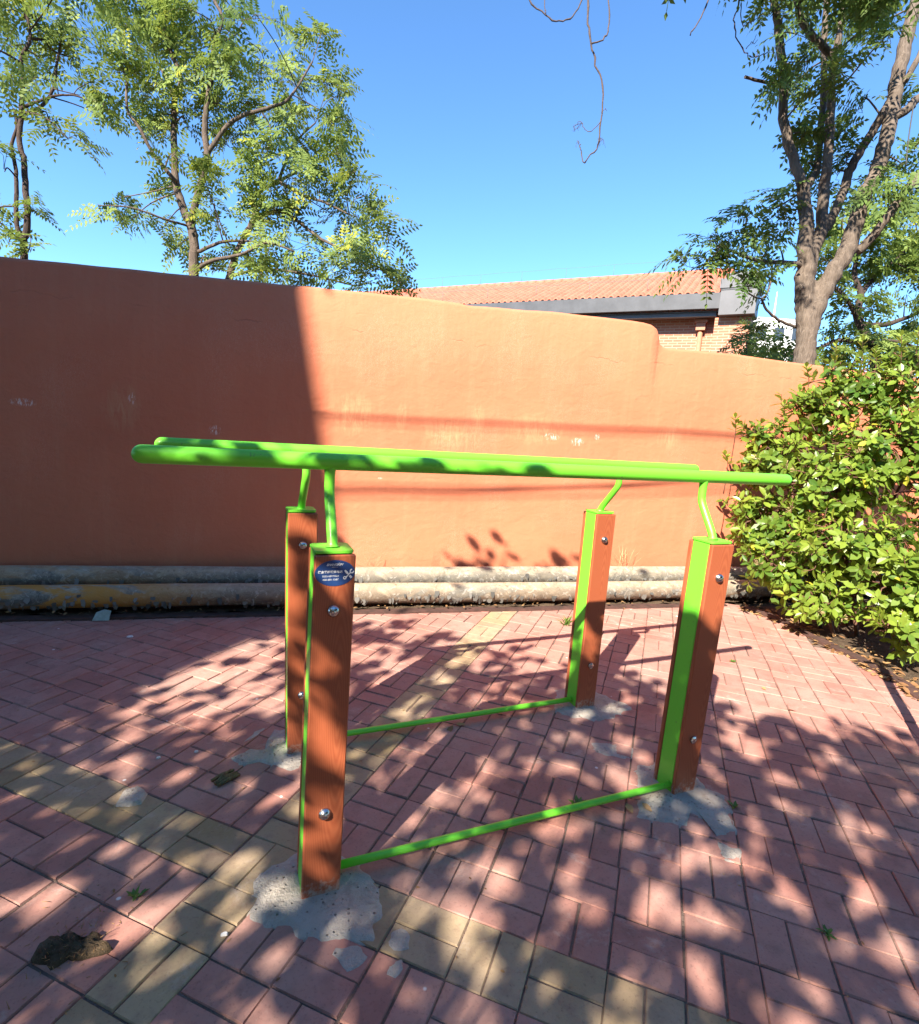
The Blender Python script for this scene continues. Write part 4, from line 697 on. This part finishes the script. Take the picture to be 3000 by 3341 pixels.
# ------------------------------------------------------------------ house behind the wall
EZ = 5.5; C1 = gz(2352, 957, EZ); C2 = gz(1640, 990, EZ); HT_ = unit(C2-C1); HN = np.array([.766, .643, 0]); HN = unit(np.cross([0, 0, 1.], HT_)); HN = HN if HN@np.array([.7, .7, 0]) > 0 else -HN
LEN = 17.; PT = math.tan(math.radians(23)); HROT = math.atan2(HT_[1], HT_[0])
def proj(P): q = R@(np.array(P)-CP); return W/2+F*q[0]/q[2], H/2+F*q[1]/q[2]
Lr = 3.
for k in range(200):
    xx, yy = proj(C1+HN*Lr+np.array([0, 0, Lr*PT]))
    if yy <= 965+(893-965)*(xx-1300)/(2345-1300): break
    Lr += .05
def hp(a, b2, z): return C1+HT_*a+HN*b2+np.array([0, 0, z-EZ])
house = empty('brick_house', tuple(hp(0, 0, 0)), 'red brick house with clay tiled roof and dark grey eaves beyond the wall', 'house')
def hb(m, a0, a1, b0, b1, z0, z1, **k):
    V = [hp(a, b2, z) for z in (z0, z1) for b2 in (b0, b1) for a in (a0, a1)]; m.add(V, [(0, 2, 3, 1), (4, 5, 7, 6), (0, 1, 5, 4), (2, 6, 7, 3), (0, 4, 6, 2), (1, 3, 7, 5)], **k)
m = MB(); V = [hp(a, .55, z) for z in (0, EZ-.5) for a in (-.1, LEN)]+[hp(a, 2*Lr-.5, z) for z in (0, EZ-.5) for a in (-.1, LEN)]
m.add(V, [(0, 1, 3, 2), (5, 4, 6, 7), (1, 5, 7, 3), (4, 0, 2, 6)])
def hbuild(m, name, mat):   # local X along the facade, local Y up, so brick texture lies on the wall
    o = m.build(name, mat, loc=tuple(hp(0, .55, 0)), rotz=HROT); o.parent = house; o.matrix_parent_inverse = Matrix.Translation(-house.location); return o
ow = hbuild(m, 'wall', MAT['brick'])
# brick texture uses X/Z: swap through a mapping
nt_ = MAT['brick'].node_tree; tcn = [n_ for n_ in nt_.nodes if n_.type == 'TEX_COORD'][0]; br = [n_ for n_ in nt_.nodes if n_.type == 'TEX_BRICK'][0]
sx = nt_.nodes.new('ShaderNodeSeparateXYZ'); cb = nt_.nodes.new('ShaderNodeCombineXYZ'); ad = nt_.nodes.new('ShaderNodeMath'); nt_.links.new(tcn.outputs['Object'], sx.inputs[0]); nt_.links.new(sx.outputs[0], ad.inputs[0]); nt_.links.new(sx.outputs[1], ad.inputs[1]); nt_.links.new(ad.outputs[0], cb.inputs[0]); nt_.links.new(sx.outputs[2], cb.inputs[1]); nt_.links.new(cb.outputs[0], br.inputs[0])
# tiled roof: rolled tiles with stepped courses
m = MB(); pitch = .205; na = int(LEN/pitch*6); course = .30; nb = int(Lr/math.cos(math.atan(PT))/course)+1
for side in (0, 1):
    for c_ in range(nb):
        b0_, b1_ = c_*course*math.cos(math.atan(PT)), min(Lr, (c_+1)*course*math.cos(math.atan(PT))+.02)
        V = []; jit = rng.normal(0, .008, na+1)
        for i in range(na+1):
            a = -.12+i*(LEN+.2)/na; ph = (i % 6)/6; wv = .045*abs(math.sin(math.pi*ph))*2-.01
            for (b_, dz) in ((b0_, .016), (b1_, .0)):
                bb = b_ if side == 0 else 2*Lr-b_; V.append(hp(a, bb, EZ+.02+b_*PT+wv+dz))
            bb = b0_ if side == 0 else 2*Lr-b0_; V.append(hp(a, bb, EZ+.0+b0_*PT+wv-.015))
        for i in range(na): m.add([V[i*3], V[i*3+3], V[i*3+4], V[i*3+1], V[i*3+2], V[i*3+5]], [(0, 1, 2, 3), (4, 5, 1, 0)], tint=float((math.sin((i//6)*12.9898+c_*78.233)*43758.5) % 1.), smooth=False)
m.build('roof', MAT['tiles'], house)
m = MB()
for i in range(int(LEN/.33)):
    a = -.1+i*.33; m.tube([hp(a, Lr, EZ+.05+Lr*PT), hp(a+.35, Lr, EZ+.06+Lr*PT)], [.10, .085], 10)
m.build('ridge_tiles', MAT['tiles'], house)
m = MB(); hb(m, -.02, LEN, -.12, .06, EZ-.40, EZ+.0); m.build('fascia', MAT['fascia'], house)
m = MB(); hb(m, .05, LEN, .08, .30, EZ-.56, EZ-.46); hb(m, -.0, LEN, .06, .55, EZ-.45, EZ-.42); m.build('soffit', MAT['panel'], house)
# gable end block with grey cladding
ga = math.radians(-4); gt = np.array([HT_[0]*math.cos(ga)-HT_[1]*math.sin(ga), HT_[0]*math.sin(ga)+HT_[1]*math.cos(ga), 0]); gn = np.array([-gt[1], gt[0], 0]); gn = gn if gn@HN > 0 else -gn
O_ = C1-HT_*.02-HN*.16
def gb(m, a0, a1, b0, b1, z0, z1):
    V = [O_-gt*a+gn*b2+np.array([0, 0, z-EZ]) for z in (z0, z1) for b2 in (b0, b1) for a in (a0, a1)]; m.add(V, [(0, 1, 3, 2), (4, 6, 7, 5), (0, 4, 5, 1), (2, 3, 7, 6), (0, 2, 6, 4), (1, 5, 7, 3)])
m = MB(); gb(m, 0, .86, 0, .9, EZ-.58, EZ+.04); m.build('cladding_panel', MAT['panel'], house)
m = MB(); gb(m, -.04, .93, -.03, 1., EZ+.09, EZ+.33); gb(m, .05, .8, .15, 1., EZ+.34, EZ+.50); m.build('parapet', MAT['panel'], house)
m = MB(); gb(m, 0.0, .9, -.01, .95, EZ+.042, EZ+.088); m.build('shadow_gap', MAT['fascia'], house)
m = MB(); gb(m, -.1, .78, .28, .9, 0, EZ-.582)
o = m.build('end_wall', MAT['brick'], loc=tuple(hp(0, .55, 0)), rotz=HROT); o.parent = house; o.matrix_parent_inverse = Matrix.Translation(-house.location)
# downpipe with hopper
a_ = .42; m = MB(); m.tube([hp(a_, .47, 0), hp(a_, .47, EZ-.9)], .065, 10); hb(m, a_-.16, a_+.16, .33, .545, EZ-.66, EZ-.58); hb(m, a_-.12, a_+.12, .36, .545, EZ-.86, EZ-.665); hb(m, a_-.15, a_+.15, .34, .545, EZ-.665, EZ-.655) if False else None
m.build('downpipe', m_simple('downpipe_paint', (.52, .23, .14), None, 8, .6, 0), house)
m = MB()
for (bo, zo, hh) in ((Lr, .12+Lr*PT, .38), (.55, .08+.55*PT, .30)):
    for a in np.arange(.3, LEN, 1.7): m.tube([hp(a, bo, EZ+zo-.05), hp(a, bo, EZ+zo+hh)], (.006 if bo < 1 else .004), 5)
    m.tube([hp(a, bo, EZ+zo+hh-.01*math.sin(a*3)) for a in np.arange(.1, LEN, .4)], (.005 if bo < 1 else .003), 5)
m.build('lightning_conductor', MAT['panel'], house)
# far white building
bp = dp(2505, 1060, 70); fb = empty('white_block', (bp[0], bp[1], 0), 'distant white building with a red and white mast left of the forked trunk', 'building')
m = MB(); rt = np.array([[R[0][0], R[0][1], 0], [-R[0][1], R[0][0], 0], [0, 0, 1.]]).T
m.box((bp[0], bp[1], 8.6), (3.6, 3, 8.6), rt); m.box((bp[0], bp[1], 17.5), (2.4, 2, .3), rt); m.build('wall', MAT['white'], fb)
for fl_ in range(5):
    c = np.array([bp[0], bp[1], 3+fl_*3.2])-rt@np.array([0, 3.03, 0])
    for k in (-2.2, 0, 2.2): m = MB(); m.box(c+rt@np.array([k, 0, 0]), (.6, .04, .7), rt); m.build('window', MAT['pane'], fb)
m = MB(); q = dp(2526, 1030, 70); m.tube([(q[0], q[1], 16.5), (q[0], q[1], 19.0), (q[0], q[1], 21.5)], [.25, .12, .04], 6); m.build('mast', MAT['redwhite'], fb)
# ------------------------------------------------------------------ outside the frame: shadow casters, plus trees and block added to cut sky light
tl = [wp(*( (wl(x, y)[0]), WOFF, wl(x, y)[1])) for x, y in ((1002, 1000), (1064, 1420))]
E1 = tl[0]+SUN*16; E2 = tl[1]+SUN*16; sl_ = (E1-E2)/(E1[2]-E2[2]); Etop = E1+sl_*1.2; Ebot = E2+sl_*(0-E2[2])
SH_ = unit(np.array([SUN[0], SUN[1], 0])); LP = unit(np.array([SH_[1], -SH_[0], 0])); LP = LP if LP@np.array([-.62, .78, 0]) > 0 else -LP
Ebot = np.array([Ebot[0], Ebot[1], 0.])
bl = empty('neighbour_building', tuple(Ebot), 'tall terracotta building left of the yard that shades the wall', 'building')
m = MB(); d1, d2 = LP*5.5, SH_*4.
V = [Ebot, Ebot+d1, Ebot+d1+d2, Ebot+d2, Etop, Etop+d1, Etop+d1+d2, Etop+d2]; m.add(V, [(0, 1, 5, 4), (1, 2, 6, 5), (2, 3, 7, 6), (3, 0, 4, 7), (4, 5, 6, 7)]); m.build('wall', MAT['wall'], bl)
m = MB(); ap = (Etop+d1/2+d2/2)+np.array([0, 0, 1.6]); m.add([Etop-LP*.0+np.array([0, 0, .02]), Etop+d1+np.array([0, 0, .02]), Etop+d1+d2+np.array([0, 0, .02]), Etop+d2+np.array([0, 0, .02]), ap], [(0, 1, 4), (1, 2, 4), (2, 3, 4), (3, 0, 4)]); m.build('roof', MAT['tiles'], bl)
for z in (2.5, 5.5, 8.):
    m = MB(); c = Ebot+d1*.5+np.array([0, 0, z])+(Etop-Ebot)*np.array([1, 1, 0])*z/10-SH_*.05; m.box(c, (.6, .05, .8), np.array([LP, -SH_, [0, 0, 1.]]).T); m.build('window', MAT['pane'], bl)
# unseen tree added left of the frame to darken the shaded wall end
lt = empty('sky_block_left_tree', (-6.2, 3.0, 0), 'tall unseen tree added left of the bars to block sky light on the wall', 'tree')
m = MB(); m.tube(smooth_path([(-6.2, 3.0, -.1), (-6.1, 3.0, 2.), (-5.9, 2.9, 4.5), (-5.0, 2.7, 7.4)], 4), list(np.linspace(.2, .08, 13)), 12); m.build('trunk', MAT['dbark'], lt)
m = MB(); m.tube(smooth_path([(-5.8, 2.9, 5.0), (-4., 2.6, 7.2), (-1.6, 2.6, 8.0)], 5), list(np.linspace(.10, .03, 11)), 9); m.build('limb', MAT['dbark'], lt)
cr = MB()
for _ in range(700):
    q = rvec()*rng.uniform(.3, 1.); p = np.array([-3.6, 2.7, 8.1])+q*np.array([3.0, 1.9, 1.2]); rosette(cr, p, unit(q+np.array([0, 0, .5])), .45, 6, float(rng.uniform(.1, .7)), 4, .22, .10)
for _ in range(260):
    q = rvec()*rng.uniform(.3, 1.); p = np.array([-6.4, 3.2, 4.2])+q*np.array([1.5, 1.8, 2.0]); rosette(cr, p, unit(q+np.array([0, 0, .5])), .45, 6, float(rng.uniform(.1, .7)), 4, .22, .10)
cr.build('crown', MAT['leaf2'], lt)
for tx, ty, rr in ((4.6, -4.6, 3.2), (9.0, -3.6, 3.2), (1.2, -7.6, 2.6)):  # unseen dense trees added behind the camera to lower the ambient sky light
    bt = empty('sky_block_tree', (tx, ty, 0), {4.6: 'large unseen tree added behind the camera at right to cut sky light', 9.: 'large unseen tree added farthest right to cut sky light', 1.2: 'smaller unseen tree added before the long block to cut sky light'}[tx], 'tree', 'unseen trees added to cut sky light')
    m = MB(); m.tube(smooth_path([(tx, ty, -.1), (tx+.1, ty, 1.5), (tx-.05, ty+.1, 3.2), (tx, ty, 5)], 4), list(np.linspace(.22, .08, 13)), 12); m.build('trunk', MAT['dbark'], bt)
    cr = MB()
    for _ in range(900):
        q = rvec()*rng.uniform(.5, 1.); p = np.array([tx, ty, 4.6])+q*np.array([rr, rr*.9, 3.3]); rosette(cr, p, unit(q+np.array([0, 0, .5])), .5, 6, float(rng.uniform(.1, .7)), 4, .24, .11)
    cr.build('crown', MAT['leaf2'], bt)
# long low block added behind the camera to shut out sky light
q0 = np.array([-9.5, -6.5, 0]); ud = unit([.62, -.78, 0]); vd = unit([-.78, -.62, 0]); q0 = q0*1.0
yb_ = empty('sky_block_building', tuple(q0), 'long unseen building added behind the camera to cut sky light', 'building')
m = MB(); a0_, a1_ = -1.5, 17.; hh = 7.2
V = [q0+ud*a+vd*b2+np.array([0, 0, z]) for z in (0, hh) for b2 in (0, 5) for a in (a0_, a1_)]; m.add(V, [(0, 1, 5, 4), (1, 3, 7, 5), (3, 2, 6, 7), (2, 0, 4, 6), (4, 5, 7, 6)]); m.build('wall', MAT['brick'], yb_)
m = MB(); V = [q0+ud*a+vd*b2+np.array([0, 0, z]) for a in (a0_-.3, a1_+.3) for b2, z in ((-.4, hh+.0), (2.5, hh+.9), (5.4, hh+.0), (-.4, hh-.12), (5.4, hh-.12))]; m.add(V, [(0, 1, 6, 5), (1, 2, 7, 6), (3, 0, 5, 8), (2, 4, 9, 7), (0, 3, 4, 2, 1), (5, 6, 7, 9, 8)]); m.build('roof', MAT['tiles'], yb_)
for z in (1.8, 5.0):
    for k in range(6): m = MB(); m.box(q0+ud*(k*2.8+.5)-vd*.02+np.array([0, 0, z]), (.6, .06, .75), np.array([ud, vd, [0, 0, 1.]]).T); m.build('window', MAT['pane'], yb_)
# overhead cables whose soft shadows cross the wall
for i, (pp, tt, r) in enumerate((([(1036, 1357), (1600, 1378), (2300, 1414)], 5.2, .011), ([(1200, 1385), (1600, 1400), (2200, 1425)], 5.6, .005), ([(1000, 1604), (1571, 1601), (2300, 1568)], 4.6, .012), ([(1000, 1583), (1571, 1588), (2300, 1590)], 5.4, .006), ([(1000, 1628), (1571, 1622), (2300, 1610)], 5.8, .006))):
    P = [wp(wl(x, y)[0], WOFF, wl(x, y)[1])+SUN*tt for x, y in pp]; d0 = unit(P[0]-P[1]); d1_ = unit(P[2]-P[1]); P = [P[0]+d0*6]+P+[P[2]+d1_*6]
    m = MB(); m.tube(smooth_path(P, 6), r, 6); tag(m.build('overhead_cable', MAT['wire']), ('thick upper', 'thin upper', 'thick lower', 'thin middle', 'thin lowest')[i]+' black cable strung over the yard beside the bars', 'cable', 'overhead cables above the yard')
# unseen equipment pole at the right, inferred from its shadow towards the shrub
t0 = gz(2862, 2158); hgt = 1.12; pb = t0+SUNH*hgt; m = MB(); m.tube([(pb[0], pb[1], -.05), (pb[0], pb[1], hgt)], .028, 14, dome=True); m.tube([(pb[0]-.09, pb[1]+.05, hgt-.06), (pb[0]+.09, pb[1]-.05, hgt-.06)], .016, 10); tag(m.build('equipment_post', MAT['green']), 'short green steel post at right whose shadow reaches the shrub', 'post')
# thin cable hanging in the right tree
m = MB(); m.tube(smooth_path([dp(2985, 330, 5.9), dp(2980, 356, 5.9), dp(2966, 450, 5.9), dp(2957, 540, 5.9)], 4), .007, 6); tag(m.build('hanging_cable', MAT['wire']), 'thin dark cable dangling among the leaves at upper right', 'cable')
